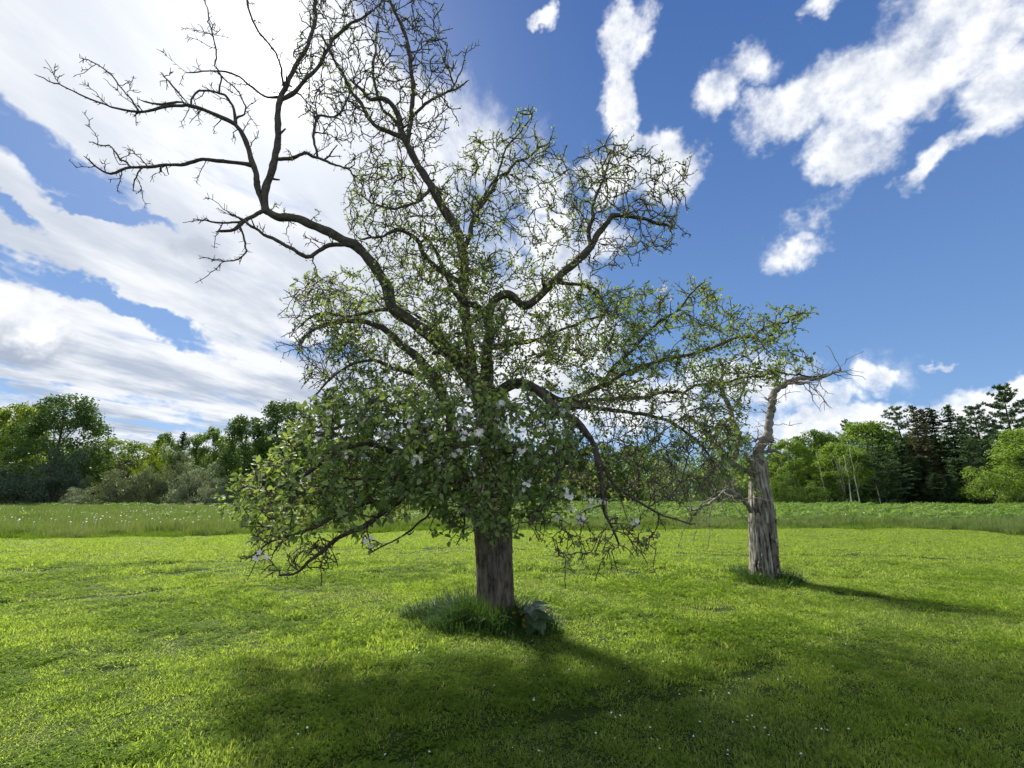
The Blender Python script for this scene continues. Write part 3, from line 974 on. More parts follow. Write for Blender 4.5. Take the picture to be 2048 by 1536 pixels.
# name, shape, foliage, centre x and top y in the photograph, half width there, distance, label
WOODS = [
    ('maple_tree', 'maple', 'deep', 90, 790, 80, 57, 'tall dark maple tree with ragged crown above the bluish shrubs'),
    ('leafy_tree', 'round', 'yellow', -8, 812, 58, 61, 'sunlit yellow-green leafy tree beside the tall dark maple'),
    ('leafy_tree', 'round2', 'deep', 22, 806, 45, 67, 'dark leafy tree half hidden behind the yellow-green tree'),
    ('leafy_tree', 'round2', 'deep', -120, 800, 90, 60, 'dark leafy tree beyond the yellow-green tree'),
    ('shrub', 'shrub', 'blue', 28, 918, 78, 52, 'broad dark bluish shrub under the tall dark maple'),
    ('shrub', 'shrub2', 'blue', 112, 888, 52, 53.5, 'taller dark bluish-green shrub beside the broad bluish one'),
    ('shrub', 'shrub3', 'pale', 150, 978, 34, 49.5, 'small pale green bush at the foot of the bluish shrubs'),
    ('leafy_tree', 'aspen', 'green', 172, 895, 42, 64, 'mid green tree next to the tall dark maple'),
    ('leafy_tree', 'sapling', 'bright', 212, 876, 44, 66, 'feathery light green young tree with bare top twigs'),
    ('leafy_tree', 'sapling', 'green', 262, 884, 40, 67, 'feathery mid green young tree behind the yellow-green bush'),
    ('shrub', 'shrub2', 'umber', 236, 912, 24, 60, 'dark brownish bare-looking shrub among the green saplings'),
    ('leafy_tree', 'aspen2', 'green', 318, 866, 36, 68, 'slim green tree beside the small dark spruce'),
    ('shrub', 'shrub3', 'yellow', 287, 890, 44, 61, 'rounded yellow-green bush glowing in the sun'),
    ('spruce_tree', 'spruce', 'spruce', 346, 860, 24, 62, 'small dark pointed spruce among broadleaf saplings'),
    ('leafy_tree', 'sapling', 'green', 372, 868, 28, 65, 'slender green sapling against the small dark spruce'),
    ('leafy_tree', 'aspen2', 'green', 400, 852, 34, 65, 'upright green tree between the small spruce and the dark round trees'),
    ('leafy_tree', 'sapling', 'bright', 436, 872, 26, 64, 'wispy pale green sapling leaning on the dark round trees'),
    ('crab_apple_tree', 'shrub2', 'olive', 232, 934, 52, 52, 'low olive spreading tree with a leaning bare trunk'),
    ('shrub', 'shrub', 'olive', 300, 918, 52, 54, 'olive green shrub under the yellow-green bush'),
    ('shrub', 'shrub3', 'olive', 345, 905, 46, 55, 'tall olive shrub below the small dark spruce'),
    ('shrub', 'shrub2', 'pale', 392, 918, 56, 53, 'broad grey-green shrub arching over the meadow edge'),
    ('shrub', 'shrub3', 'pale', 432, 958, 44, 50.5, 'low pale grey-green shrub below the dark round trees'),
    ('leafy_tree', 'round', 'deep', 478, 834, 54, 57, 'dense dark round-headed tree, the lower of a pair'),
    ('leafy_tree', 'round2', 'deep', 552, 802, 66, 58, 'dense dark round-headed tree, the taller of a pair'),
    ('pine_tree', 'pine2', 'pine', 642, 776, 62, 62, 'dark pine rising behind the apple tree\'s low leafy boughs'),
    ('shrub', 'shrub', 'blue', 500, 940, 60, 54, 'dark low shrub at the foot of the dense round-headed pair'),
    ('shrub', 'shrub2', 'deep', 585, 930, 60, 54, 'dark green shrub below the dark pine'),
    ('leafy_tree', 'round', 'deep', 705, 868, 62, 66, 'dark leafy tree next to the pine, behind the apple tree'),
    ('leafy_tree', 'round2', 'deep', 800, 872, 60, 70, 'dark leafy tree seen past the apple tree\'s leaning limb'),
    ('leafy_tree', 'maple', 'deep', 890, 878, 62, 72, 'dark leafy tree straight behind the apple trunk'),
    ('spruce_tree', 'spruce', 'spruce', 960, 880, 30, 70, 'dark spruce straight behind the apple trunk'),
    ('leafy_tree', 'round', 'green', 1030, 884, 60, 74, 'green leafy tree behind the apple tree\'s blossom'),
    ('leafy_tree', 'round2', 'deep', 1120, 880, 60, 74, 'dark leafy tree behind the apple tree\'s hanging twigs'),
    ('leafy_tree', 'aspen', 'green', 1200, 888, 50, 73, 'green many-stemmed tree behind the apple tree\'s hanging twigs'),
    ('leafy_tree', 'round', 'green', 1280, 890, 56, 72, 'green round tree behind the hanging twigs, towards the dead tree'),
    ('shrub', 'shrub3', 'pale', 1345, 900, 56, 64, 'pale leafy shrub between the apple tree and the dead tree'),
    ('shrub', 'shrub', 'olive', 1430, 892, 60, 63, 'olive shrub behind the dead tree\'s crooked limbs'),
    ('leafy_tree', 'sapling', 'green', 1495, 872, 34, 66, 'thin green tree behind the top of the dead trunk'),
    ('spruce_tree', 'spruce2', 'brownspruce', 1558, 868, 22, 66, 'small brownish spruce just beyond the dead tree'),
    ('shrub', 'shrub3', 'bright', 1530, 925, 48, 60, 'bright green shrub against the dead trunk'),
    ('leafy_tree', 'aspen', 'bright', 1592, 880, 42, 62, 'bright green rounded tree beside the small brownish spruce'),
    ('leafy_tree', 'aspen2', 'green', 1636, 860, 42, 64, 'taller green tree with thin bare tops, beside the birches'),
    ('leafy_tree', 'aspen', 'green', 1672, 866, 36, 64, 'green tree standing just behind the pale birches'),
    ('birch_tree', 'aspen', 'bright', 1690, 886, 46, 57.5, 'light green birch clump with white leaning stems'),
    ('birch_tree', 'aspen2', 'bright', 1728, 900, 30, 58.5, 'slim birch with a white stem beside the larger birch clump'),
    ('leafy_tree', 'round', 'bright', 1752, 846, 62, 68, 'broad bright green tree below the pine tips'),
    ('pine_tree', 'sparsepine', 'pine', 1716, 842, 24, 74, 'pine tip showing over the broad bright green tree'),
    ('pine_tree', 'sparsepine', 'pine', 1746, 847, 24, 75, 'second, lower pine tip over the broad bright green tree'),
    ('spruce_tree', 'spruce', 'spruce', 1781, 845, 28, 66, 'dark narrow spruce between the bright tree and the open pine'),
    ('pine_tree', 'sparsepine', 'pine', 1826, 816, 42, 68, 'open-crowned pine with bare stem standing over the spruces'),
    ('spruce_tree', 'spruce3', 'brownspruce', 1862, 809, 36, 62, 'tall brown-tinged spruce beside the open-crowned pine'),
    ('spruce_tree', 'spruce2', 'brownspruce', 1879, 816, 28, 63.5, 'brown-tinged spruce crowded against a taller one'),
    ('spruce_tree', 'spruce', 'spruce', 1899, 811, 36, 63, 'dark tall spruce in the middle of the spruce row'),
    ('spruce_tree', 'spruce3', 'spruce', 1936, 808, 38, 62, 'dark tall spruce nearest the great pines'),
    ('spruce_tree', 'spruce2', 'spruce', 1958, 830, 26, 65, 'short dark spruce tucked behind the great pines'),
    ('pine_tree', 'pine', 'pine', 1990, 812, 54, 59, 'big dark pine with a flat spreading crown'),
    ('pine_tree', 'pine2', 'pine', 2060, 770, 66, 58, 'tallest pine, above the bright leafy tree by the bush'),
    ('pine_tree', 'pine2', 'pine', 1770, 898, 52, 55, 'pine with long level boughs beside the birch stems'),
    ('spruce_tree', 'spruce', 'spruce', 1818, 886, 44, 56, 'dense dark spruce in front of the open-crowned pine'),
    ('spruce_tree', 'spruce2', 'spruce', 1858, 912, 42, 55.5, 'dense dark spruce below the brown-tinged ones'),
    ('spruce_tree', 'spruce3', 'spruce', 1880, 946, 32, 52.5, 'small light-tipped spruce at the meadow edge'),
    ('spruce_tree', 'spruce', 'spruce', 1930, 914, 38, 55, 'mid-sized spruce beside the rounded bush'),
    ('spruce_tree', 'spruce2', 'spruce', 1907, 950, 26, 53.5, 'little spruce between the small light-tipped one and the bush'),
    ('pine_tree', 'pine2', 'pine', 1965, 880, 52, 57, 'low pine with pale dead twigs above the rounded bush'),
    ('shrub', 'shrub2', 'bright', 1984, 926, 58, 51, 'rounded green bush with grey twigs under the pines'),
    ('leafy_tree', 'maple', 'bright', 2088, 856, 70, 51, 'bright green leafy tree beside the rounded bush'),
    ('shrub', 'shrub', 'deep', 2060, 985, 40, 48, 'low dark shrub under the bright leafy tree'),
    ('shrub', 'shrub3', 'green', 1575, 948, 40, 58, 'low green shrub at the foot of the bright rounded tree'),
    ('shrub', 'shrub', 'green', 1628, 955, 38, 57, 'low green shrub at the foot of the birches'),
    ('shrub', 'shrub2', 'deep', 1745, 968, 36, 56, 'low dark shrub below the level-boughed pine'),
]


def plant(entry, g):
    nm, shape, fol, px, ptop, hw, Y, label = entry
    wm, cm, h, r = PROTO[shape]
    b = at(px, 1000, Y)
    x = b[0]
    z0 = float(ground_z(x, Y)) - 0.12
    H = at(px, ptop, Y)[2] - z0
    R_ = abs(at(px + hw, 990, Y)[0] - x)
    t = thing(nm, label, 'bush' if nm == 'shrub' else 'tree', (x, Y, z0))
    t.rotation_euler = (0, 0, g.uniform(0, 6.283))
    t.scale = (R_ / r, R_ / r, H / h)
    tr = obj('trunk', wm, t)
    cr = obj('crown', cm, t)
    if not cm.materials:
        cm.materials.append(LEAF[fol])
    cr.material_slots[0].link = 'OBJECT'
    cr.material_slots[0].material = LEAF[fol]
    if nm == 'birch_tree':
        tr.material_slots[0].link = 'OBJECT'
        tr.material_slots[0].material = M_BIRCH
    return t


gw = np.random.RandomState(5)
for e in WOODS:
    plant(e, gw)

# pale leaning birches in front of the right-hand trees: bare stems with a few sprays of leaves
for (a, b, Y, rr, label) in (((1700, 992), (1690, 930), 54.6, 0.06, 'thin white birch leaning against the light green birch clump'), ((1716, 990), (1703, 918), 54.4, 0.065, 'tallest thin white birch leaning beside the level-boughed pine'),
                             ((1648, 968), (1636, 925), 57.2, 0.06, 'thin white birch leaning in the dark gap below the taller green tree'), ((1760, 990), (1752, 955), 54.2, 0.05, 'short thin white birch under the level-boughed pine')):
    p0, p1 = at(*a, Y), at(*b, Y)
    p0[2] = float(ground_z(p0[0], Y)) - 0.1
    bb, cc = Buf(), Buf()
    W = wobble_line(np.zeros(3), (p1 - p0) * 1.25, 10, 0.05, gw)
    tube(bb, W, np.linspace(rr, rr * 0.4, 10), 7)
    q = W[gw.randint(4, 10, 260)] + gw.normal(0, 0.42, (260, 3))
    leaf_quads(cc, q, unit(np.array((0, 0, .5)) + gw.normal(0, 0.6, q.shape)), 0.17, gw)
    st = thing('birch_tree', label, 'tree', tuple(p0))
    obj('trunk', bb.mesh('birch_trunk', M_BIRCH, True), st)
    obj('crown', cc.mesh('birch_crown', LEAF['bright']), st)

# the rest of the wood, a mass of foliage closing the gaps behind
wb = Buf()
gq = np.random.RandomState(77)
for (x0, x1, top, Y0, nn) in ((-260, 190, 850, 74, 9), (150, 480, 884, 73, 13), (480, 680, 860, 70, 6), (660, 1500, 900, 84, 22), (1480, 1640, 895, 76, 6), (1620, 1800, 872, 76, 6), (1790, 2300, 850, 70, 14)):
    for px in np.linspace(x0, x1, nn):
        Y = Y0 + gq.uniform(-3, 6)
        p = at(px + gq.uniform(-8, 8), top + gq.uniform(0, 22), Y)
        H, R0 = p[2], gq.uniform(2.6, 3.8)
        m = 1500
        d = rand_dirs(m, gq)
        q = gq.uniform(0.3, 1, (m, 1)) ** 0.4
        pts = np.array((p[0], Y, H * 0.5)) + d * np.array((R0, R0, H * 0.5)) * q * (1 + 0.15 * np.sin(d * 5 + px).sum(1, keepdims=True) / 2)
        leaf_quads(wb, pts, unit(d + gq.normal(0, 0.5, (m, 3)) + np.array((0, 0, 0.3))), 0.5, gq, 0.65)
        tube(wb, np.array(((p[0], Y, -0.2), (p[0], Y, H * 0.5), (p[0], Y, H * 0.9))), (0.16, 0.1, 0.03), 5)
tag(obj('distant_wood', wb.mesh('distant_wood', LEAF['green'])), 'dark mass of woodland filling in behind the edge trees', 'woods', kind='stuff')

# ------------------------------------------------------------------ the old apple tree
AY = float(APPLE[1])
ga = np.random.RandomState(21)


def wpath(pts, y0=AY):
    """(px, py, depth offset, radius in px) -> world x, y, z, radius."""
    out = []
    for px, py, dy, r in pts:
        p = at(px, py, y0 + dy)
        dep = p[1] * math.cos(PITCH) + (p[2] - CAM_H) * math.sin(PITCH)
        out.append((p[0], p[1], p[2], r * dep / FPX))
    return np.array(out)


# main stem and limbs, followed from the photograph; depths give the tree its own roundness
TRUNK = [(990, 1262, 0, 44), (990, 1225, 0, 39), (990, 1190, 0, 36), (989, 1150, 0, 35.5), (988, 1110, 0, 36), (986, 1075, 0, 37), (984, 1045, 0, 36), (990, 1015, 0.02, 31),
         (994, 970, 0.05, 27), (992, 920, 0.08, 26), (986, 870, 0.1, 27), (978, 820, 0.1, 28), (972, 785, 0.1, 29)]
LIMBS = {
    # name: (points, leafiness)
    'B': ([(984, 1060, 0, 27), (955, 1015, -0.05, 24), (925, 960, -0.1, 20), (908, 890, -0.05, 18), (896, 815, 0.1, 17), (868, 758, 0.2, 15), (838, 712, 0.3, 13), (805, 686, 0.4, 11),
           (760, 655, 0.5, 9), (700, 640, 0.6, 7), (640, 655, 0.7, 5), (596, 690, 0.8, 3)], .6),
    'C1': ([(974, 790, 0.1, 22), (976, 740, 0.15, 18), (977, 690, 0.2, 16), (975, 640, 0.25, 14), (982, 605, 0.3, 13), (1010, 590, 0.3, 12), (1050, 613, 0.3, 12), (1095, 578, 0.3, 12),
            (1140, 532, 0.35, 11), (1180, 492, 0.4, 10), (1208, 446, 0.45, 8), (1235, 428, 0.5, 7), (1290, 436, 0.6, 5), (1340, 452, 0.7, 3.5)], .45),
    'C1b': ([(978, 630, 0.25, 11), (955, 612, 0.1, 10), (925, 600, -0.1, 9), (900, 565, -0.3, 7), (880, 520, -0.5, 5), (862, 480, -0.6, 3)], .6),
    'C1c': ([(1180, 492, 0.4, 7), (1186, 440, 0.5, 6), (1196, 400, 0.6, 5), (1210, 350, 0.7, 4), (1222, 300, 0.8, 2.5)], .6),
    'C1d': ([(1100, 560, 0.3, 6), (1160, 570, 0.6, 5), (1200, 598, 0.9, 4)], .3),
    'A': ([(974, 800, 0.1, 26), (950, 768, 0.1, 23), (920, 728, 0.05, 21), (893, 700, 0, 20), (858, 672, 0, 18), (818, 640, 0, 17), (785, 612, 0, 16), (768, 570, 0, 15.5), (745, 530, 0, 14.5),
           (715, 497, 0, 14), (680, 478, 0, 13), (640, 455, 0, 12.5), (590, 438, 0, 12), (550, 431, 0, 11.5), (524, 418, 0, 11)], .15),
    'A1': ([(524, 424, 0, 9.5), (513, 375, 0, 9), (508, 335, -0.02, 8.5), (487, 285, -0.05, 7.5), (466, 250, -0.1, 7), (425, 228, -0.2, 6), (385, 214, -0.3, 5.5), (330, 213, -0.5, 4.5), (285, 226, -0.6, 4),
            (235, 220, -0.7, 3), (180, 196, -0.8, 2.5), (120, 170, -0.9, 2), (70, 148, -1, 1.5)], .0),
    'A2': ([(528, 424, 0, 12), (533, 385, 0.02, 11), (547, 335, 0.05, 10.5), (556, 285, 0.1, 9.5), (558, 225, 0.15, 9), (566, 185, 0.2, 8), (598, 130, 0.3, 6.5), (620, 85, 0.4, 6), (630, 25, 0.5, 5.5), (634, -30, 0.6, 4)], .05),
    'A2b': ([(562, 205, 0.2, 7), (600, 172, 0.3, 6), (640, 130, 0.4, 5.5), (664, 80, 0.5, 5), (700, 48, 0.6, 4), (745, 22, 0.7, 3)], .2),
    'A2c': ([(552, 322, 0.1, 5.5), (600, 308, -0.1, 5), (640, 320, -0.2, 4.5), (690, 345, -0.3, 3), (715, 375, -0.4, 2)], .05),
    'A2d': ([(638, 318, -0.2, 4), (628, 260, -0.3, 3.8), (638, 232, -0.3, 3.6), (680, 225, -0.3, 3), (720, 160, -0.3, 2)], .1),
    'A3': ([(507, 334, 0, 7), (480, 324, -0.1, 6), (430, 319, -0.2, 5.6), (380, 322, -0.3, 5.2), (330, 328, -0.4, 4.6), (280, 337, -0.5, 4.2), (225, 345, -0.6, 3.5), (168, 311, -0.7, 2)], .0),
    'A3b': ([(262, 338, -0.5, 3), (248, 318, -0.5, 2.6), (210, 296, -0.5, 2.2), (176, 282, -0.5, 1.6)], .0),
    'A3c': ([(290, 338, -0.5, 2.5), (272, 362, -0.5, 2), (266, 382, -0.5, 1.4)], .0),
    'A4': ([(706, 490, -0.1, 8), (665, 482, -0.25, 7), (642, 500, -0.35, 7), (618, 515, -0.4, 6.5), (575, 497, -0.45, 6), (535, 472, -0.5, 5), (498, 444, -0.55, 4), (455, 424, -0.6, 2.5)], .0),
    'A5': ([(524, 426, 0, 6), (495, 436, -0.15, 6), (470, 458, -0.25, 5.5), (432, 463, -0.35, 4)], .0),
    'A5b': ([(482, 444, -0.2, 4), (440, 446, -0.35, 3), (405, 440, -0.45, 2.5), (386, 437, -0.5, 1.6)], .0),
    'A5c': ([(478, 452, -0.2, 3), (488, 500, -0.3, 2.6), (462, 520, -0.35, 2.2), (405, 515, -0.4, 1.6)], .0),
    'A6': ([(468, 255, -0.1, 5), (470, 228, -0.15, 4.5), (445, 185, -0.2, 3.6), (400, 180, -0.25, 3), (384, 195, -0.3, 3), (380, 215, -0.3, 3)], .0),
    'A7': ([(470, 240, -0.1, 3), (490, 218, -0.1, 2.5), (468, 165, 0, 2), (430, 140, 0, 2)], .0),
    'A8': ([(560, 196, 0.2, 4), (530, 196, 0.1, 3), (500, 175, 0, 3), (460, 148, -0.1, 2.6), (420, 142, -0.2, 2.2), (370, 145, -0.3, 1.6)], .0),
    'A9': ([(440, 182, -0.2, 2.6), (432, 140, -0.2, 2.2), (424, 60, -0.2, 2), (408, -10, -0.2, 1.4)], .0),
    'A10': ([(566, 178, 0.2, 3), (555, 110, 0.1, 2.8), (520, 60, 0, 3), (498, 20, -0.1, 3), (490, -30, -0.1, 3)], .0),
    'A11': ([(385, 214, -0.3, 4), (350, 200, -0.4, 3.5), (300, 205, -0.5, 3), (278, 200, -0.6, 2)], .0),
    'A12': ([(380, 212, -0.3, 3), (355, 180, -0.4, 2.6), (318, 140, -0.5, 2)], .0),
    'A13': ([(275, 224, -0.6, 2.6), (250, 195, -0.6, 2.2), (220, 160, -0.6, 2), (162, 115, -0.7, 1.4)], .0),
    'D': ([(950, 770, 0.2, 18), (938, 715, 0.3, 15), (935, 665, 0.35, 14), (930, 610, 0.4, 14), (926, 560, 0.4, 14), (928, 510, 0.45, 13.5), (915, 458, 0.5, 13), (882, 412, 0.5, 12), (852, 362, 0.5, 11),
           (828, 315, 0.5, 10), (806, 275, 0.5, 9.5), (795, 235, 0.5, 8), (772, 205, 0.5, 6.5), (738, 200, 0.5, 5), (700, 160, 0.5, 4)], .45),
    'D1': ([(816, 290, 0.5, 8), (824, 235, 0.45, 7.5), (826, 190, 0.4, 7), (820, 130, 0.4, 6.5), (806, 65, 0.4, 6), (782, 15, 0.4, 5), (760, -40, 0.4, 4)], .25),
    'D2': ([(795, 282, 0.5, 7.5), (745, 248, 0.5, 6.5), (718, 205, 0.55, 6), (690, 160, 0.6, 5), (660, 120, 0.65, 4), (640, 70, 0.7, 3)], .2),
    'D3': ([(808, 268, 0.5, 6), (770, 220, 0.7, 5), (745, 165, 0.9, 4.5), (748, 110, 1.0, 4), (756, 40, 1.1, 3)], .2),
    'D4': ([(826, 232, 0.45, 4.5), (870, 205, 0.5, 4), (905, 180, 0.5, 3), (937, 160, 0.5, 2)], .3),
    'D5': ([(902, 182, 0.5, 2.4), (920, 140, 0.5, 2), (935, 95, 0.5, 1.6)], .2),
    'D6': ([(860, 380, 0.5, 6), (830, 405, 0.2, 5), (790, 410, 0, 4), (740, 405, -0.2, 3)], .4),
    'D7': ([(930, 500, 0.45, 9), (948, 440, 0.6, 7), (972, 395, 0.8, 6), (1005, 350, 1.0, 5), (1050, 318, 1.2, 4), (1100, 285, 1.3, 2.5)], .6),
    'D8': ([(955, 430, 0.6, 5), (985, 360, 0.6, 4), (1010, 300, 0.6, 3), (1060, 240, 0.6, 2)], .6),
    'D9': ([(900, 560, 0.3, 9), (860, 520, 0.1, 8), (835, 480, 0, 7), (800, 460, -0.1, 6), (760, 470, -0.2, 4), (720, 480, -0.3, 3)], .3),
    'E': ([(976, 800, 0.05, 17), (1010, 778, -0.2, 15), (1050, 770, -0.4, 13.5), (1082, 788, -0.6, 13), (1112, 818, -0.75, 12), (1150, 842, -0.9, 11), (1180, 878, -1.0, 9), (1198, 925, -1.1, 7.5),
           (1208, 975, -1.2, 6), (1218, 1030, -1.25, 4), (1238, 1090, -1.3, 2.5)], .5),
    'E2': ([(1060, 772, -0.3, 10), (1120, 795, 0, 9), (1190, 775, 0.3, 8), (1270, 742, 0.6, 7), (1350, 715, 0.8, 6), (1440, 690, 0.9, 5), (1530, 650, 1.0, 4), (1610, 622, 1.0, 2.4)], 1.0),
    'E3': ([(1110, 820, -0.7, 8), (1180, 815, -0.5, 7.5), (1250, 825, -0.3, 6.5), (1330, 845, -0.1, 5.5), (1395, 885, 0.1, 4), (1430, 930, 0.2, 3)], .4),
    'E4': ([(1130, 790, 0, 7), (1220, 800, 0.4, 6), (1310, 790, 0.8, 5), (1420, 770, 1.1, 4), (1540, 750, 1.3, 3), (1650, 748, 1.4, 2)], .9),
    'E5': ([(1150, 842, -0.9, 7), (1135, 880, -1.1, 6), (1120, 930, -1.3, 5), (1090, 990, -1.5, 4), (1060, 1050, -1.6, 3)], .7),
    'E6': ([(1190, 900, -1, 5), (1230, 960, -1.1, 4.5), (1290, 1000, -1.2, 4), (1340, 1030, -1.2, 3), (1392, 1048, -1.2, 2)], .4),
    'E7': ([(1200, 772, 0.3, 6), (1270, 690, 0.2, 5), (1320, 640, 0.1, 4), (1370, 600, 0, 3), (1410, 565, 0, 2)], 1.0),
    'F1': ([(985, 880, 0, 15), (930, 885, -0.4, 13), (870, 900, -0.8, 11), (800, 905, -1.1, 9), (720, 900, -1.4, 7), (640, 930, -1.6, 6), (560, 965, -1.75, 4), (485, 975, -1.85, 2.5)], 1.0),
    'F2': ([(935, 985, -0.05, 14), (890, 960, -0.5, 11), (830, 985, -0.9, 9.5), (770, 1025, -1.2, 8), (725, 1055, -1.4, 7), (680, 1075, -1.5, 5.5), (640, 1115, -1.6, 4), (605, 1145, -1.65, 3), (558, 1150, -1.7, 2)], .45),
    'F3': ([(905, 890, -0.05, 12), (860, 860, -0.4, 10), (790, 850, -0.7, 8), (720, 845, -1.0, 6), (650, 860, -1.2, 5), (580, 900, -1.35, 3)], 1.0),
    'F4': ([(800, 1005, -1.05, 6), (720, 1010, -1.4, 5.5), (640, 1035, -1.6, 4.5), (560, 1075, -1.8, 3.5), (490, 1120, -1.9, 2)], .7),
    'F5': ([(850, 970, -0.8, 6), (780, 960, -1.2, 5), (700, 960, -1.5, 4), (620, 985, -1.75, 3), (530, 1010, -1.9, 2)], 1.1),
    'F6': ([(900, 1000, -0.3, 5), (850, 1040, -0.7, 4), (790, 1080, -0.9, 3), (735, 1110, -1.0, 2)], .2),
    'G1': ([(988, 900, 0, 14), (985, 880, -0.5, 11), (975, 860, -0.9, 9), (940, 850, -1.3, 7), (900, 880, -1.6, 5), (860, 920, -1.8, 3)], 1.3),
    'G2': ([(992, 930, 0.05, 12), (1020, 905, -0.5, 10), (1040, 900, -1.0, 8), (1060, 920, -1.4, 6), (1050, 960, -1.6, 4), (1030, 1010, -1.7, 3)], 1.3),
    'G3': ([(990, 960, 0, 9), (980, 935, -0.6, 7), (985, 930, -1.1, 6), (990, 960, -1.5, 4), (985, 1020, -1.7, 3), (1000, 1065, -1.75, 2)], 1.2),
    'G4': ([(960, 1020, -0.1, 7), (930, 1000, -0.6, 6), (920, 1010, -1.0, 4), (925, 1050, -1.2, 3), (915, 1085, -1.3, 2)], .8),
    'H1': ([(978, 700, 0.2, 10), (1020, 690, 0.8, 8), (1080, 680, 1.4, 6), (1150, 650, 1.8, 4), (1220, 620, 2.0, 3)], .8),
    'H2': ([(945, 720, 0.3, 9), (900, 690, 0.9, 7), (850, 640, 1.4, 5), (790, 600, 1.8, 3)], .6),
    'B2': ([(868, 760, 0.2, 8), (800, 740, -0.1, 7), (740, 720, -0.4, 5), (680, 740, -0.6, 4), (630, 790, -0.8, 2.5)], .6),
    'B3': ([(790, 615, 0, 7), (740, 625, -0.2, 6), (690, 625, -0.3, 4.5), (640, 630, -0.4, 3.5), (592, 660, -0.5, 2)], .35),
}

# nodes of the growing tree
NP, ND, NR, NL = [], [], [], []


def add_nodes(P, R, leaf):
    T, _, _ = frames(P)
    NP.append(P); ND.append(T); NR.append(np.asarray(R)); NL.append(np.full(len(P), leaf))


limb_paths = {}
grown = [catmull(wpath(TRUNK), 0.04)]
for nm, (pts, lf) in LIMBS.items():
    W = wpath([(a, b, c, rr * (0.80 if rr > 23 else 0.66 if rr > 9 else 0.62)) for a, b, c, rr in pts])
    G = np.concatenate(grown)
    k = int(np.argmin(((G[:, :3] - W[0, :3]) ** 2).sum(1)))
    if np.linalg.norm(G[k, :3] - W[0, :3]) < 0.6:
        W[0, :3] = G[k, :3]
        W[0, 3] = min(W[0, 3] * 1.15, G[k, 3] * 0.92)
    W = catmull(W, 0.06)
    n = len(W)
    crook = 0.0035 + 0.012 * np.exp(-W[:, 3:4] / 0.014)
    jit = np.cumsum(ga.normal(0, 1, (n, 3)) * crook, 0)
    jit -= np.linspace(0, 1, n)[:, None] * jit[-1]
    W[:, :3] += jit - jit[0]
    kn = max(2, n // 5)
    ks = np.linspace(0, n - 1, kn + 1)
    kink = np.stack([np.interp(np.arange(n), ks, np.concatenate(((0,), ga.normal(0, 1, kn - 1), (0,)))) for _ in range(3)], -1)
    W[:, :3] += kink * (0.010 + 0.022 * np.exp(-(W[:, 3:4] / 0.05) ** 2))
    W[:, 3] = np.maximum(W[:, 3], 0.0045) * (1 + 0.12 * np.sin(np.arange(n) * 0.9 + len(nm)) * ga.uniform(0.3, 1, n))
    W[-1, 3] = 0.004
    limb_paths[nm] = W
    grown.append(W)
    add_nodes(W[:, :3], W[:, 3], lf)

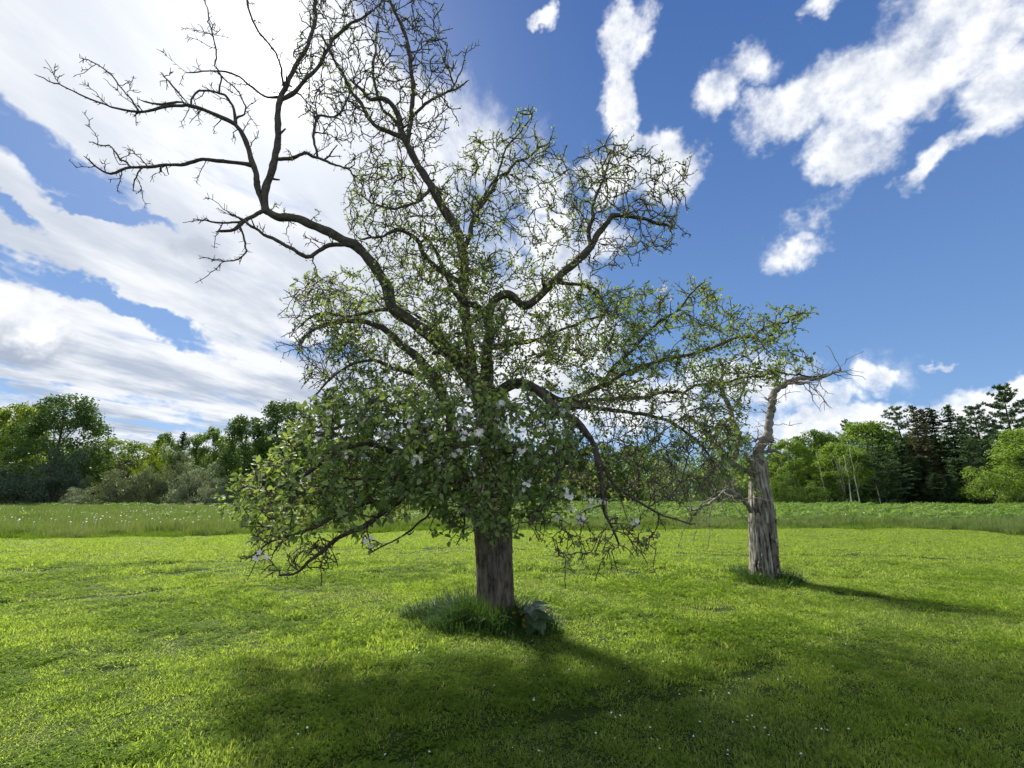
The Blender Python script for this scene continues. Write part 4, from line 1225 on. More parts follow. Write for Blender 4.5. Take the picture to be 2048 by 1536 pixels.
# where the smaller branches reach: outline in the photograph, depth range, number, leafiness, hang, leaf size
REGIONS = [
    ([(600, -40), (860, -40), (900, 100), (925, 190), (890, 300), (800, 330), (700, 310), (610, 240), (585, 100)], (-0.6, 1.4), 340, .16, 0.0, .030),
    ([(700, 320), (870, 330), (990, 420), (1000, 560), (860, 560), (740, 520), (690, 440)], (-0.8, 1.2), 240, .60, 0.05, .034),
    ([(950, 250), (1060, 215), (1130, 290), (1120, 400), (1040, 470), (950, 450), (900, 330)], (0.0, 1.6), 120, .62, -0.1, .036),
    ([(1130, 330), (1220, 275), (1300, 300), (1385, 320), (1375, 440), (1370, 500), (1280, 510), (1200, 560), (1120, 500)], (-0.2, 1.4), 230, .32, 0.05, .034),
    ([(1060, 420), (1160, 330), (1240, 280), (1260, 380), (1180, 480), (1060, 520)], (0.0, 1.4), 70, .6, 0.0, .036),
    ([(620, 560), (800, 520), (1000, 500), (1150, 520), (1260, 590), (1200, 720), (1000, 760), (800, 740), (660, 700)], (-1.0, 2.2), 380, .72, 0.1, .042),
    ([(556, 600), (640, 540), (740, 600), (740, 760), (640, 780), (600, 760)], (-1.0, 0.9), 120, .16, 0.35, .040),
    ([(575, 540), (640, 545), (720, 620), (720, 740), (650, 760), (620, 640)], (-1.0, 0.9), 50, .8, 0.1, .045),
    ([(1060, 620), (1190, 595), (1310, 570), (1400, 560), (1470, 615), (1615, 612), (1590, 700), (1645, 745), (1500, 785), (1300, 800), (1100, 790)], (-0.6, 1.8), 330, 1.0, 0.0, .044),
    ([(1060, 790), (1300, 790), (1440, 800), (1480, 870), (1440, 960), (1370, 1010), (1200, 1010), (1060, 900)], (-1.5, 1.3), 330, .42, 0.45, .042),
    ([(1380, 720), (1560, 740), (1500, 800), (1470, 900), (1400, 900)], (0.2, 1.6), 60, .8, 0.2, .044),
    ([(800, 800), (1000, 790), (1150, 820), (1160, 960), (1080, 1060), (960, 1070), (880, 1060), (800, 980)], (-2.0, -0.2), 270, 1.15, 0.25, .056),
    ([(640, 800), (800, 780), (880, 860), (880, 1000), (760, 1040), (640, 1060), (540, 1080), (490, 1060), (465, 970), (540, 930), (580, 860)], (-2.1, -0.2), 340, 1.05, 0.1, .058),
    ([(700, 740), (860, 720), (950, 780), (860, 860), (720, 850), (640, 830)], (-1.2, 0.6), 110, .9, 0.1, .046),
    ([(500, 1080), (620, 1060), (760, 1060), (740, 1110), (640, 1140), (520, 1150)], (-2.0, -0.9), 34, .10, 0.25, .046),
    ([(1050, 1040), (1180, 1030), (1330, 1040), (1320, 1110), (1240, 1120), (1150, 1130), (1060, 1100)], (-1.8, -0.8), 46, .14, 0.6, .046),
    ([(820, 440), (1000, 440), (1020, 720), (840, 700)], (-1.0, -0.15), 110, .95, 0.1, .044),
    ([(860, 600), (1000, 600), (1060, 800), (840, 800)], (-1.3, -0.3), 90, 1.0, 0.15, .048),
    ([(1010, 740), (1120, 660), (1300, 650), (1300, 790), (1100, 830)], (-0.9, 1.0), 120, .8, 0.1, .044),
]


def in_poly(x, y, poly):
    c = np.zeros(len(x), bool)
    j = len(poly) - 1
    for i in range(len(poly)):
        xi, yi = poly[i]
        xj, yj = poly[j]
        c ^= ((yi > y) != (yj > y)) & (x < (xj - xi) * (y - yi) / (yj - yi + 1e-9) + xi)
        j = i
    return c


targets = []
for poly, (d0, d1), n, lf, hang, ls in REGIONS:
    n = int(n * 1.45)
    P = np.array(poly, float)
    got = 0
    while got < n:
        x = ga.uniform(P[:, 0].min(), P[:, 0].max(), 4 * n)
        y = ga.uniform(P[:, 1].min(), P[:, 1].max(), 4 * n)
        ok = in_poly(x, y, poly)
        for a, b in zip(x[ok], y[ok]):
            if got >= n:
                break
            targets.append((at(a, b, AY + ga.uniform(d0, d1)), lf, hang, ls))
            got += 1
TP = np.array([t[0] for t in targets])
A0 = np.concatenate(NP)
dist0 = np.array([np.min(((A0 - p) ** 2).sum(1)) for p in TP])
order = np.argsort(dist0 * ga.uniform(0.6, 1.6, len(TP)))
cap = len(A0) + len(TP) * 14
pos = np.zeros((cap, 3)); dirs = np.zeros((cap, 3)); rad = np.zeros(cap)
m0 = len(A0)
pos[:m0] = A0; dirs[:m0] = np.concatenate(ND); rad[:m0] = np.concatenate(NR)
twig = Buf()
spur_p, spur_d, spur_l, spur_s = [], [], [], []


seg_a, seg_b, seg_r = [], [], []


def spurs(P, lf, ls, gap=0.055):
    """Short crooked spurs along a branch; they carry the leaves."""
    T, A, B = frames(P)
    L = np.linalg.norm(np.diff(P, axis=0), axis=1).sum()
    k = max(2, int(L / gap))
    t = ga.uniform(0.12, 1.0, k) * (len(P) - 1.001)
    i = t.astype(int)
    f = (t - i)[:, None]
    p = P[i] * (1 - f) + P[i + 1] * f
    a = ga.uniform(0, 6.283, k)[:, None]
    d = unit(A[i] * np.cos(a) + B[i] * np.sin(a) + T[i] * 0.7 + np.array((0, 0, 0.35)))
    q = p + d * ga.uniform(0.02, 0.09, (k, 1)) + ga.normal(0, 0.006, (k, 3))
    seg_a.append(p); seg_b.append(q); seg_r.append(np.full(k, 0.0044))
    spur_p.append(q); spur_d.append(d); spur_l.append(np.full(k, lf)); spur_s.append(np.full(k, ls))
    spur_p.append(P[-1:]); spur_d.append(T[-1:]); spur_l.append(np.full(1, lf * 1.2)); spur_s.append(np.full(1, ls))


def side_twigs(P, count, lo, hi, lf, ls, hang, thick=1.0):
    T, A, B = frames(P)
    for q in range(count):
        i = ga.randint(1, len(P))
        a = ga.uniform(0, 6.283)
        d = unit(A[i] * math.cos(a) + B[i] * math.sin(a) + 0.75 * T[i] + np.array((0, 0, 0.2 - hang)))
        L = ga.uniform(lo, hi)
        n = 4
        W = P[i] + np.cumsum(np.concatenate((np.zeros((1, 3)), d * L / n + ga.normal(0, 0.009, (n, 3)))), 0)
        W[:, 2] -= np.linspace(0, 1, n + 1) ** 2 * hang * 0.5 * L
        tube(twig, W, np.linspace(0.0064, 0.0046, n + 1) * thick, 3)
        spurs(W, lf, ls, 0.06)


for oi in order:
    tgt, lf, hang, ls = targets[oi]
    v = tgt - pos[:m0]
    d = np.sqrt((v * v).sum(1)) + 1e-6
    ca = (v * dirs[:m0]).sum(1) / d
    cost = d * (1 + 0.75 * (1 - ca) * 0.5) + 0.10 * np.exp(-d / 0.05)
    i = int(np.argmin(cost))
    L = d[i]
    if L < 0.05:
        continue
    p0 = pos[i]
    L = min(L, 1.5)
    n = int(np.clip(L / 0.09, 4, 14))
    t = np.linspace(0, 1, n)[:, None]
    c1 = p0 + unit(dirs[i] + 0.6 * unit(tgt - p0) + ga.normal(0, 0.25, 3)) * L * 0.38
    c1[2] += hang * L * 0.5
    c2 = tgt + np.array((0, 0, hang * L * 0.35)) - (tgt - p0) * 0.30 + ga.normal(0, 0.05, 3) * L
    P = (1 - t) ** 3 * p0 + 3 * (1 - t) ** 2 * t * c1 + 3 * (1 - t) * t * t * c2 + t ** 3 * tgt
    P[1:-1] += ga.normal(0, 0.013 if hang < 0.2 else 0.007, (n - 2, 3))
    thick = 1.0 + 0.5 * float(np.clip((tgt[2] - 3.8) / 2.5, 0, 1))
    r0 = min((0.0065 + 0.013 * L) * thick, rad[i] * 0.85)
    R = np.linspace(max(r0, 0.0055 * thick), 0.0048 * thick, n)
    tube(twig, P, R, 5 if r0 > 0.009 else 4)
    T, _, _ = frames(P)
    k = n - 1
    pos[m0:m0 + k] = P[1:]; dirs[m0:m0 + k] = T[1:]; rad[m0:m0 + k] = R[1:]
    m0 += k
    spurs(P, lf, ls)
    side_twigs(P, int(L * 4.5 + ga.uniform(0, 1)), 0.08, 0.26, lf, ls, hang, thick)

# spurs and dead twigs on the traced limbs
for nm, W in limb_paths.items():
    lf = LIMBS[nm][1]
    thin = W[W[:, 3] < 0.055]
    if len(thin) > 4:
        spurs(thin[:, :3], lf, .040, 0.06 if lf > 0.1 else 0.05)
    bare = nm.startswith('A')
    cnt = int(len(W) * (0.20 if bare else 0.07))
    for q in range(cnt):
        i = ga.randint(int(len(W) * 0.2), len(W))
        T, A, B = frames(W[:, :3])
        a = ga.uniform(0, 6.283)
        d = unit(A[i] * math.cos(a) + B[i] * math.sin(a) + 0.5 * T[i])
        L = ga.uniform(0.10, 0.42) * (1.1 if bare else 0.8)
        n = max(4, int(L / 0.05))
        P = W[i, :3] + np.cumsum(np.concatenate((np.zeros((1, 3)), d * L / n + ga.normal(0, 0.014, (n, 3)))), 0)
        P[:, 2] -= np.linspace(0, 1, n + 1) ** 2 * 0.10 * L
        tube(twig, P, np.linspace(min(0.009, W[i, 3] * 0.7), 0.0042, n + 1), 4)
        spurs(P, lf, .036, 0.05)
        side_twigs(P, 1, 0.05, 0.16, lf, .036, 0.0)

# leaves
spur_p, spur_d, spur_l, spur_s = (np.concatenate(v) for v in (spur_p, spur_d, spur_l, spur_s))
sa_, sb_, sr_ = (np.concatenate(v) for v in (seg_a, seg_b, seg_r))
ax = unit(sb_ - sa_)
e1 = unit(np.cross(ax, np.array((0.3, 0.5, 0.81))))
e2 = np.cross(ax, e1)
an3 = np.array((0, 2.094, 4.189))
off = np.cos(an3)[None, :, None] * e1[:, None, :] + np.sin(an3)[None, :, None] * e2[:, None, :]
V = np.concatenate((sa_[:, None, :] + off * sr_[:, None, None], sb_[:, None, :] + off * sr_[:, None, None] * 0.8), 1)
o6 = (np.arange(len(V)) * 6)[:, None, None]
twig.add(V.reshape(-1, 3), (np.array(((0, 1, 4, 3), (1, 2, 5, 4), (2, 0, 3, 5)))[None] + o6).reshape(-1, 4), (np.array(((3, 4, 5),))[None] + o6).reshape(-1, 3))
cntl = ga.poisson(np.clip(spur_l, 0, 1.4) ** 0.9 * 1.9)
own = np.repeat(np.arange(len(spur_p)), cntl)
nlv = len(own)
la = unit(spur_d[own] * 0.35 + rand_dirs(nlv, ga) * 0.9 + np.array((0, 0, -0.02)))       # leaf axis
lb = spur_p[own] + la * 0.012 + ga.normal(0, 0.010, (nlv, 3))
outw = unit((lb - np.array((APPLE[0], APPLE[1], 0))) * np.array((1, 1, 0)))
ln = unit(np.array((0, 0, 0.75)) + outw * 0.45 + ga.normal(0, 0.62, (nlv, 3)))
ln = unit(ln - la * (ln * la).sum(1, keepdims=True))
lw = np.cross(ln, la)
lsz = spur_s[own] * ga.uniform(0.6, 1.4, nlv) * 1.12
print('leaves', nlv, 'spurs', len(spur_p))
LEAF_SHAPE = np.array(((0, 0, 0), (0.30, 0.27, 0.07), (0.30, -0.27, 0.07), (0.68, 0.24, 0.03), (0.68, -0.24, 0.03), (1.0, 0, -0.14), (0.30, 0, -0.01), (0.68, 0, -0.05)))
LQ = np.array(((6, 1, 3, 7), (2, 6, 7, 4)))
LT = np.array(((0, 1, 6), (0, 6, 2), (7, 3, 5), (4, 7, 5)))
M_APPLE_LEAF = leaf_mat('apple_leaf', (0.078, 0.145, 0.044), (0.245, 0.335, 0.130), trans=0.42, t_gain=1.4, rough=0.55, spec=0.22)
camp = np.array((0, 0, CAM_H))
near = np.argsort(np.linalg.norm(lb - camp, axis=1) / lsz)[:300]
single = np.zeros(nlv, bool)
single[near] = True


def leaves_mesh(sel, name, origin):
    s = lsz[sel][:, None, None]
    V = lb[sel][:, None, :] - origin + s * (LEAF_SHAPE[None, :, 0:1] * la[sel][:, None, :] + LEAF_SHAPE[None, :, 1:2] * lw[sel][:, None, :] + LEAF_SHAPE[None, :, 2:3] * ln[sel][:, None, :])
    o = (np.arange(len(V)) * 8)[:, None, None]
    return mesh_arrays(name, V.reshape(-1, 3), (LQ[None] + o).reshape(-1, 4), (LT[None] + o).reshape(-1, 3), M_APPLE_LEAF, False)


# trunk: a close mesh with furrowed bark
from mathutils import noise as mnoise


def furrowed(path, sides, rings, amp, freq, flare=0.0, seed=0.0, section=None, origin=(0, 0, 0)):
    W = catmull(path, 0.02)
    L = np.concatenate(((0,), np.cumsum(np.linalg.norm(np.diff(W[:, :3], axis=0), axis=1))))
    u = np.linspace(0, L[-1], rings)
    W = np.stack([np.interp(u, L, W[:, c]) for c in range(4)], -1)
    T, A, B = frames(W[:, :3])
    V = np.zeros((rings, sides, 3))
    for i in range(rings):
        for j in range(sides):
            a = j * 2 * math.pi / sides
            ca, sa = math.cos(a), math.sin(a)
            tw = a + u[i] * 0.25
            nx = Vector((math.cos(tw) * freq, math.sin(tw) * freq, u[i] * freq * 0.22 + seed))
            rid = 1 - abs(mnoise.noise(nx)) * 2
            fine = mnoise.noise(nx * 3.1)
            low = mnoise.noise(Vector((ca * 1.2, sa * 1.2, u[i] * 1.3 + seed + 9)))
            r = W[i, 3] * (1 + 0.10 * low) + amp * (rid - 0.4 + 0.4 * fine)
            if flare:
                r += flare * math.exp(-u[i] / 0.13) * (0.6 + 0.4 * math.sin(a * 5 + 1))
            if section is not None:
                r *= section(a, u[i] / L[-1])
            V[i, j] = W[i, :3] + r * (ca * A[i] + sa * B[i])
    i = np.arange(rings - 1)[:, None] * sides
    j = np.arange(sides)[None, :]
    k = (j + 1) % sides
    Q = np.stack((i + j, i + k, i + sides + k, i + sides + j), -1).reshape(-1, 4)
    V = np.concatenate((V.reshape(-1, 3), W[-1:, :3]))
    tr = np.stack(((rings - 1) * sides + j[0], (rings - 1) * sides + k[0], np.full(sides, rings * sides)), -1)
    return V - np.asarray(origin), Q, tr


M_APPLE_BARK = bark_mat('apple_bark', (0.030, 0.025, 0.022), (0.230, 0.195, 0.172), scale=(26, 26, 5), bump=0.9, extra=((0.095, 0.048, 0.040), 2.2, 0.56, 0.72))
M_LIMB = bark_mat('apple_limb_bark', (0.030, 0.026, 0.022), (0.120, 0.105, 0.092), scale=(18, 18, 18), bump=0.6)
M_TWIG = bark_mat('apple_twig_bark', (0.045, 0.036, 0.030), (0.125, 0.105, 0.090), scale=(9, 9, 9), bump=0.2)
root = np.array((APPLE[0], APPLE[1], float(ground_z(APPLE[0], APPLE[1]))))
apple = thing('apple_tree', 'old spreading apple tree with white blossom and bare upper limbs', 'tree', tuple(root))
V, Q, tr = furrowed(wpath(TRUNK), 120, 180, 0.016, 7.0, 0.10, 3.0, origin=root)
obj('trunk', mesh_arrays('apple_trunk', V, Q, tr, M_APPLE_BARK, True), apple)
for nm, W in limb_paths.items():
    big = W[0, 3] > 0.07
    if big:
        V, Q, tr = furrowed(W, 36, max(40, len(W) * 2), 0.007, 4.0, 0, hash_seed := float(len(nm) + ord(nm[0])), origin=root)
        me = mesh_arrays('apple_limb', V, Q, tr, M_LIMB, True)
    else:
        b = Buf()
        tube(b, W[:, :3] - root, W[:, 3], 8)
        me = b.mesh('apple_limb', M_LIMB, True)
    obj('limb', me, apple)
tw = twig.mesh('apple_twigs', M_TWIG, True)
two = obj('twigs', tw, apple)
two.location = tuple(-root)
two['kind'] = 'stuff'
# broken stubs and knots left on the limbs
for nm, W in limb_paths.items():
    if W[0, 3] < 0.04:
        continue
    T, A, B = frames(W[:, :3])
    for q in range(max(1, len(W) // 12)):
        i = ga.randint(3, max(4, int(len(W) * 0.85)))
        a = ga.uniform(0, 6.283)
        d = unit(A[i] * math.cos(a) + B[i] * math.sin(a) + T[i] * ga.uniform(0.0, 0.7))
        rr = W[i, 3] * ga.uniform(0.3, 0.5)
        L = W[i, 3] + ga.uniform(0.03, 0.15)
        P = W[i, :3] - root + np.outer(np.linspace(0, 1, 4), d * L) + ga.normal(0, 0.004, (4, 3))
        b = Buf()
        tube(b, P, rr * np.array((1.35, 1.1, 0.95, 0.7)), 7)
        obj('broken_stub', b.mesh('broken_stub', M_LIMB, False), apple)
fo = obj('foliage', leaves_mesh(~single, 'apple_foliage', root), apple)
fo['kind'] = 'stuff'
one_leaf = mesh_arrays('apple_leaf', LEAF_SHAPE, LQ, LT, leaf_mat('apple_leaf_single', (0.078, 0.145, 0.044), (0.245, 0.335, 0.130), trans=0.42, t_gain=1.4, rough=0.55, spec=0.22, by='object'), False)
for i in near:
    o = obj('leaf', one_leaf, apple)
    M = Matrix((la[i], lw[i], ln[i])).transposed().to_4x4()
    o.matrix_local = Matrix.Translation(Vector(lb[i] - root)) @ M @ Matrix.Scale(float(lsz[i]), 4)

# blossom clusters
M_PETAL = leaf_mat('apple_petal', (0.72, 0.70, 0.70), (0.80, 0.78, 0.78), trans=0.35, t_gain=1.0, hue_t=(1, 1, 1), rough=0.6, spec=0.2)


def blossom_mesh(seed):
    g = np.random.RandomState(seed)
    b = Buf()
    for f in range(5):
        c = g.normal(0, 0.020, 3)
        nrm = unit(c + np.array((0, -0.02, 0.02)) + g.normal(0, 0.012, 3))
        u0 = unit(np.cross(nrm, rand_dirs(1, g)[0]))
        v0 = np.cross(nrm, u0)
        for k in range(5):
            a = k * 6.283 / 5 + g.normal(0, 0.08)
            e = u0 * math.cos(a) + v0 * math.sin(a)
            s = np.cross(nrm, e)
            b.add(np.array((c, c + e * 0.011 + s * 0.008 + nrm * 0.003, c + e * 0.021 + nrm * 0.006, c + e * 0.011 - s * 0.008 + nrm * 0.003)), [(0, 1, 2, 3)])
    return b.mesh('blossom', M_PETAL)


bl = [blossom_mesh(i) for i in range(4)]
SPOTS = [(948, 828), (955, 862), (1000, 842), (1008, 860), (962, 880), (985, 900), (940, 870), (1040, 905), (1060, 918), (905, 905), (880, 925), (1075, 930), (1098, 915), (1120, 835),
         (1160, 1042), (1140, 1020), (1165, 1046), (1110, 1045), (1260, 1030), (768, 868), (775, 880), (655, 830), (742, 1085), (522, 1112), (1330, 580), (1325, 590), (1335, 600), (1290, 660),
         (905, 860), (925, 840), (1015, 880), (870, 880), (830, 930), (950, 950), (1050, 980), (1125, 1000), (1180, 1010), (1210, 1000), (700, 905), (640, 880), (820, 860), (850, 850), (1090, 860), (930, 790), (620, 960), (1000, 815)]
proj = lambda P: np.stack((1024 + FPX * P[:, 0] / (P[:, 1] * math.cos(PITCH) + (P[:, 2] - CAM_H) * math.sin(PITCH)),
                           768 - FPX * ((P[:, 2] - CAM_H) * math.cos(PITCH) - P[:, 1] * math.sin(PITCH)) / (P[:, 1] * math.cos(PITCH) + (P[:, 2] - CAM_H) * math.sin(PITCH))), -1)
SPX = proj(spur_p)
for q, (bx, by) in enumerate(SPOTS):
    dd = np.hypot(SPX[:, 0] - bx, SPX[:, 1] - by) + 12 * (spur_p[:, 1] - (AY - 2.2))
    i = int(np.argmin(dd))
    o = obj('blossom', bl[q % 4], apple)
    o.location = tuple(spur_p[i] - root + np.array((0, -0.05, 0.02)))
    o.rotation_euler = (ga.normal(0, 0.4), ga.normal(0, 0.4), ga.uniform(-0.8, 0.8))
    k = ga.uniform(1.0, 1.6)
    o.scale = (k, k, k)

# ------------------------------------------------------------------ the dead tree
SY = float(SNAG[1])
gs = np.random.RandomState(44)
M_DEAD = bark_mat('weathered_dead_wood', (0.030, 0.027, 0.022), (0.430, 0.400, 0.355), scale=(22, 22, 2.0), bump=1.0, lo=0.40, hi=0.64)
M_DEAD_LIMB = bark_mat('weathered_dead_limb', (0.070, 0.060, 0.050), (0.320, 0.295, 0.265), scale=(12, 12, 12), bump=0.5)
sroot = np.array((SNAG[0], SNAG[1], float(ground_z(SNAG[0], SNAG[1]))))
snag = thing('dead_tree', 'weathered grey dead tree with split hollow trunk and broken top', 'tree', tuple(sroot))
STRUNK = [(1528, 1185, 0, 31), (1528, 1150, 0, 27), (1526, 1100, 0, 25.5), (1524, 1050, 0, 24), (1521, 1000, 0, 21), (1518, 960, 0, 17.5), (1518, 935, 0, 15.5), (1519, 918, 0, 11)]


def split(a, t):
    """Hollow running up the side that faces the camera."""
    d = math.atan2(math.sin(a - SPLIT_A), math.cos(a - SPLIT_A)) - 0.15 * math.sin(t * 9)
    w = 0.30 * max(0.0, min(1.0, (0.72 - t) / 0.25)) + 1e-3
    return 1 - 0.86 * math.exp(-(d / w) ** 6) * min(1, max(0, (0.74 - t) / 0.12))


sw = wpath(STRUNK, SY)
T0, A0_, B0_ = frames(catmull(sw, 0.02)[:, :3])
SPLIT_A = max(np.linspace(0, 6.283, 120), key=lambda a: float((math.cos(a) * A0_[5] + math.sin(a) * B0_[5]).dot(unit(np.array((0.42, -1, 0))))))
V, Q, tr = furrowed(sw, 110, 170, 0.013, 6.5, 0.05, 17.0, section=split, origin=sroot)
obj('trunk', mesh_arrays('dead_trunk', V, Q, tr, M_DEAD, True), snag)
DLIMBS = [
    [(1520, 960, 0, 11), (1516, 925, -0.02, 10), (1520, 895, -0.05, 9), (1534, 872, -0.05, 8), (1537, 850, 0, 7), (1540, 828, 0.03, 6.8), (1545, 805, 0.05, 6.8), (1550, 783, 0.1, 6), (1575, 765, 0.1, 5.5), (1600, 756, 0.1, 4.5), (1630, 758, 0.1, 3.5), (1655, 750, 0.1, 2.6), (1680, 739, 0.1, 1.6)],
    [(1578, 764, 0.1, 4), (1600, 768, 0.1, 3), (1620, 764, 0.1, 1.5)],
    [(1530, 905, -0.05, 3.5), (1545, 900, -0.1, 3.2), (1562, 908, -0.15, 1.8)],
    [(1536, 868, -0.05, 5), (1522, 876, -0.1, 3.5), (1507, 884, -0.15, 1.2)],
    [(1516, 955, 0, 9), (1500, 944, 0, 7), (1480, 937, 0.05, 6.5), (1464, 925, 0.1, 6.5), (1474, 898, 0.1, 6), (1477, 874, 0.1, 6), (1466, 843, 0.15, 5.5), (1459, 820, 0.2, 5), (1450, 796, 0.2, 4.5), (1440, 772, 0.25, 4), (1446, 745, 0.3, 3), (1440, 715, 0.3, 2)],
    [(1468, 928, 0.1, 6), (1445, 908, 0.0, 6), (1425, 884, -0.1, 5), (1400, 850, -0.2, 4), (1370, 830, -0.3, 2.5)],
    [(1512, 950, 0, 5), (1505, 930, -0.1, 4.5), (1495, 918, -0.15, 3.5), (1488, 905, -0.2, 2)],
    [(1502, 1022, -0.1, 5), (1488, 1002, -0.3, 4.2), (1466, 984, -0.5, 3.6), (1450, 981, -0.6, 3), (1425, 1003, -0.7, 2.5), (1384, 1022, -0.8, 1.6)],
    [(1462, 826, 0.2, 3), (1478, 800, 0.1, 2.6), (1490, 770, 0, 2), (1500, 735, 0, 1.5)],
    [(1550, 790, 0.1, 2.4), (1553, 770, 0.1, 2), (1556, 740, 0.1, 1.2)],
]
dtw = Buf()
for pts in DLIMBS:
    W = catmull(wpath(pts, SY), 0.05)
    W[1:, :3] += gs.normal(0, 0.010, (len(W) - 1, 3))
    W[:, 3] *= 1 + gs.uniform(-0.12, 0.12, len(W))
    b = Buf()
    if W[0, 3] > 0.06:
        V, Q, tr = furrowed(W, 24, len(W) * 2, 0.006, 3.5, 0, 5.0 + pts[0][0] * 0.1, origin=sroot)
        b.add(V, Q, tr)
    else:
        tube(b, W[:, :3] - sroot, W[:, 3], 8)
    obj('limb', b.mesh('dead_limb', M_DEAD_LIMB, True), snag)
    T, A, B = frames(W[:, :3])
    for q in range(int(len(W) * 0.6)):
        i = gs.randint(len(W) // 4, len(W))
        a = gs.uniform(0, 6.283)
        d = unit(A[i] * math.cos(a) + B[i] * math.sin(a) + 0.4 * T[i])
        L = gs.uniform(0.15, 0.75)
        n = max(5, int(L / 0.07))
        P = W[i, :3] - sroot + np.cumsum(np.concatenate((np.zeros((1, 3)), d * L / n + gs.normal(0, 0.018, (n, 3)))), 0)
        P[:, 2] -= 0.15 * L * np.linspace(0, 1, n + 1) ** 2
        tube(dtw, P, np.linspace(0.009, 0.004, n + 1), 4)
        for s in range(gs.randint(1, 4)):
            j = gs.randint(1, n)
            e = unit(d + gs.normal(0, 0.7, 3)) * gs.uniform(0.08, 0.25)
            tube(dtw, np.array((P[j], P[j] + e * 0.5 + gs.normal(0, 0.01, 3), P[j] + e)), (0.006, 0.005, 0.004), 3)
to = obj('twigs', dtw.mesh('dead_twigs', M_DEAD_LIMB, True), snag)
to['kind'] = 'stuff'
# loose plates of bark still clinging to the trunk
for q in range(16):
    t = gs.uniform(0.12, 0.8)
    W = catmull(sw, 0.02)
    i = int(t * (len(W) - 1))
    a = SPLIT_A + gs.uniform(-1.5, 1.5)
    Tq, Aq, Bq = frames(W[:, :3])
    out = math.cos(a) * Aq[i] + math.sin(a) * Bq[i]
    sd = np.cross(Tq[i], out)
    c = W[i, :3] - sroot + out * (W[i, 3] + 0.012)
    w, h = gs.uniform(0.02, 0.045), gs.uniform(0.07, 0.20)
    n = 5
    P = []
    for k in range(n):
        f = k / (n - 1) - 0.5
        for sgn, th in ((-1, 0), (1, 0), (1, 0.012), (-1, 0.012)):
            P.append(c + Tq[i] * f * h + sd * sgn * w * (1 - 1.2 * abs(f)) * 0.9 + out * (th + 0.03 * f * f) + gs.normal(0, 0.002, 3))
    Qk = []
    for k in range(n - 1):
        for e in range(4):
            Qk.append((k * 4 + e, k * 4 + (e + 1) % 4, k * 4 + 4 + (e + 1) % 4, k * 4 + 4 + e))
    Qk += [(0, 3, 2, 1), (n * 4 - 4, n * 4 - 3, n * 4 - 2, n * 4 - 1)]
    b = Buf()
    b.add(np.array(P), Qk)
    obj('bark_plate', b.mesh('bark_plate', M_DEAD), snag)
# the few leafy shoots on its left-hand limbs
lf = Buf()
Lc = []
for (a, b_, s, n, dp) in ((1450, 870, 30, 260, 0.2), (1480, 880, 22, 200, 0.1), (1455, 905, 30, 200, 0.0), (1430, 890, 26, 180, -0.1), (1500, 965, 22, 120, -0.1), (1485, 945, 20, 120, -0.1), (1515, 985, 8, 30, -0.32)):
    for q in range(n // 6):
        c = at(a + gs.normal(0, s * 0.6), b_ + gs.normal(0, s * 0.6), SY + dp + gs.normal(0, 0.12)) - sroot
        d = rand_dirs(6, gs)
        Lc.append(c + d * 0.045)
Lc = np.concatenate(Lc)
leaf_quads(lf, Lc, unit(np.array((0, 0, 0.8)) + gs.normal(0, 0.6, Lc.shape)), 0.065, gs, 0.6)
lo = obj('foliage', lf.mesh('dead_tree_shoots', M_APPLE_LEAF), snag)
lo['kind'] = 'stuff'

# ------------------------------------------------------------------ long grass round the trunks
M_TUFT = leaf_mat('tuft_blade', (0.030, 0.080, 0.022), (0.062, 0.130, 0.034), trans=0.32, t_gain=1.4, rough=0.5, spec=0.25)


def tuft(name, c, rx, ry, n, h, label, seed, skip=0.16, shift=(0, 0)):
    g = np.random.RandomState(seed)
    a = g.uniform(0, 6.283, n)
    q = np.sqrt(g.uniform(0, 1, n))
    lob = 1 + 0.22 * np.sin(2 * a + seed) + 0.16 * np.sin(5 * a + 2 * seed) + 0.10 * np.sin(9 * a)
    x = c[0] + shift[0] + np.cos(a) * q * rx * lob + g.normal(0, 0.05, n)
    y = c[1] + shift[1] + np.sin(a) * q * ry * lob + g.normal(0, 0.05, n)
    ok = np.hypot(x - c[0], y - c[1]) > skip
    x, y, a, q = x[ok], y[ok], a[ok], q[ok]
    m = len(x)
    base = np.stack((x, y, ground_z(x, y) - 0.01), -1)
    hh = h * g.uniform(0.45, 1.15, m) * np.clip(1.15 - 0.75 * q ** 2, 0.25, 1) * (0.8 + 0.35 * np.sin(x * 9 + seed) * np.sin(y * 8))
    az = a + g.normal(0, 0.7, m)
    lean = hh * g.uniform(0.25, 1.3, m)
    wd = g.uniform(0.005, 0.010, m)
    face = az + math.pi / 2 + g.normal(0, 0.5, m)
    ld = np.stack((np.cos(az), np.sin(az), np.zeros(m)), -1)
    sd = np.stack((np.cos(face), np.sin(face), np.zeros(m)), -1) * wd[:, None] * 0.5
    pts = []
    for t in (0, 0.4, 0.72, 1.0):
        zc = hh * (1.55 * t - 0.75 * t * t * np.clip(lean / hh, 0.3, 1.2))
        pts.append(base + ld * (lean * t ** 1.7)[:, None] + np.array((0, 0, 1.0)) * zc[:, None] * 0.8)
    V = np.stack((pts[0] - sd, pts[0] + sd, pts[1] - sd * 0.95, pts[1] + sd * 0.95, pts[2] - sd * 0.6, pts[2] + sd * 0.6, pts[3]), 1)
    o_ = np.arange(m)[:, None] * 7
    b = Buf()
    b.add(V.reshape(-1, 3), np.concatenate((o_ + np.array((0, 1, 3, 2)), o_ + np.array((2, 3, 5, 4)))), o_ + np.array((4, 5, 6)))
    return tag(obj(name, b.mesh(name, M_TUFT)), label, 'grass', kind='stuff')


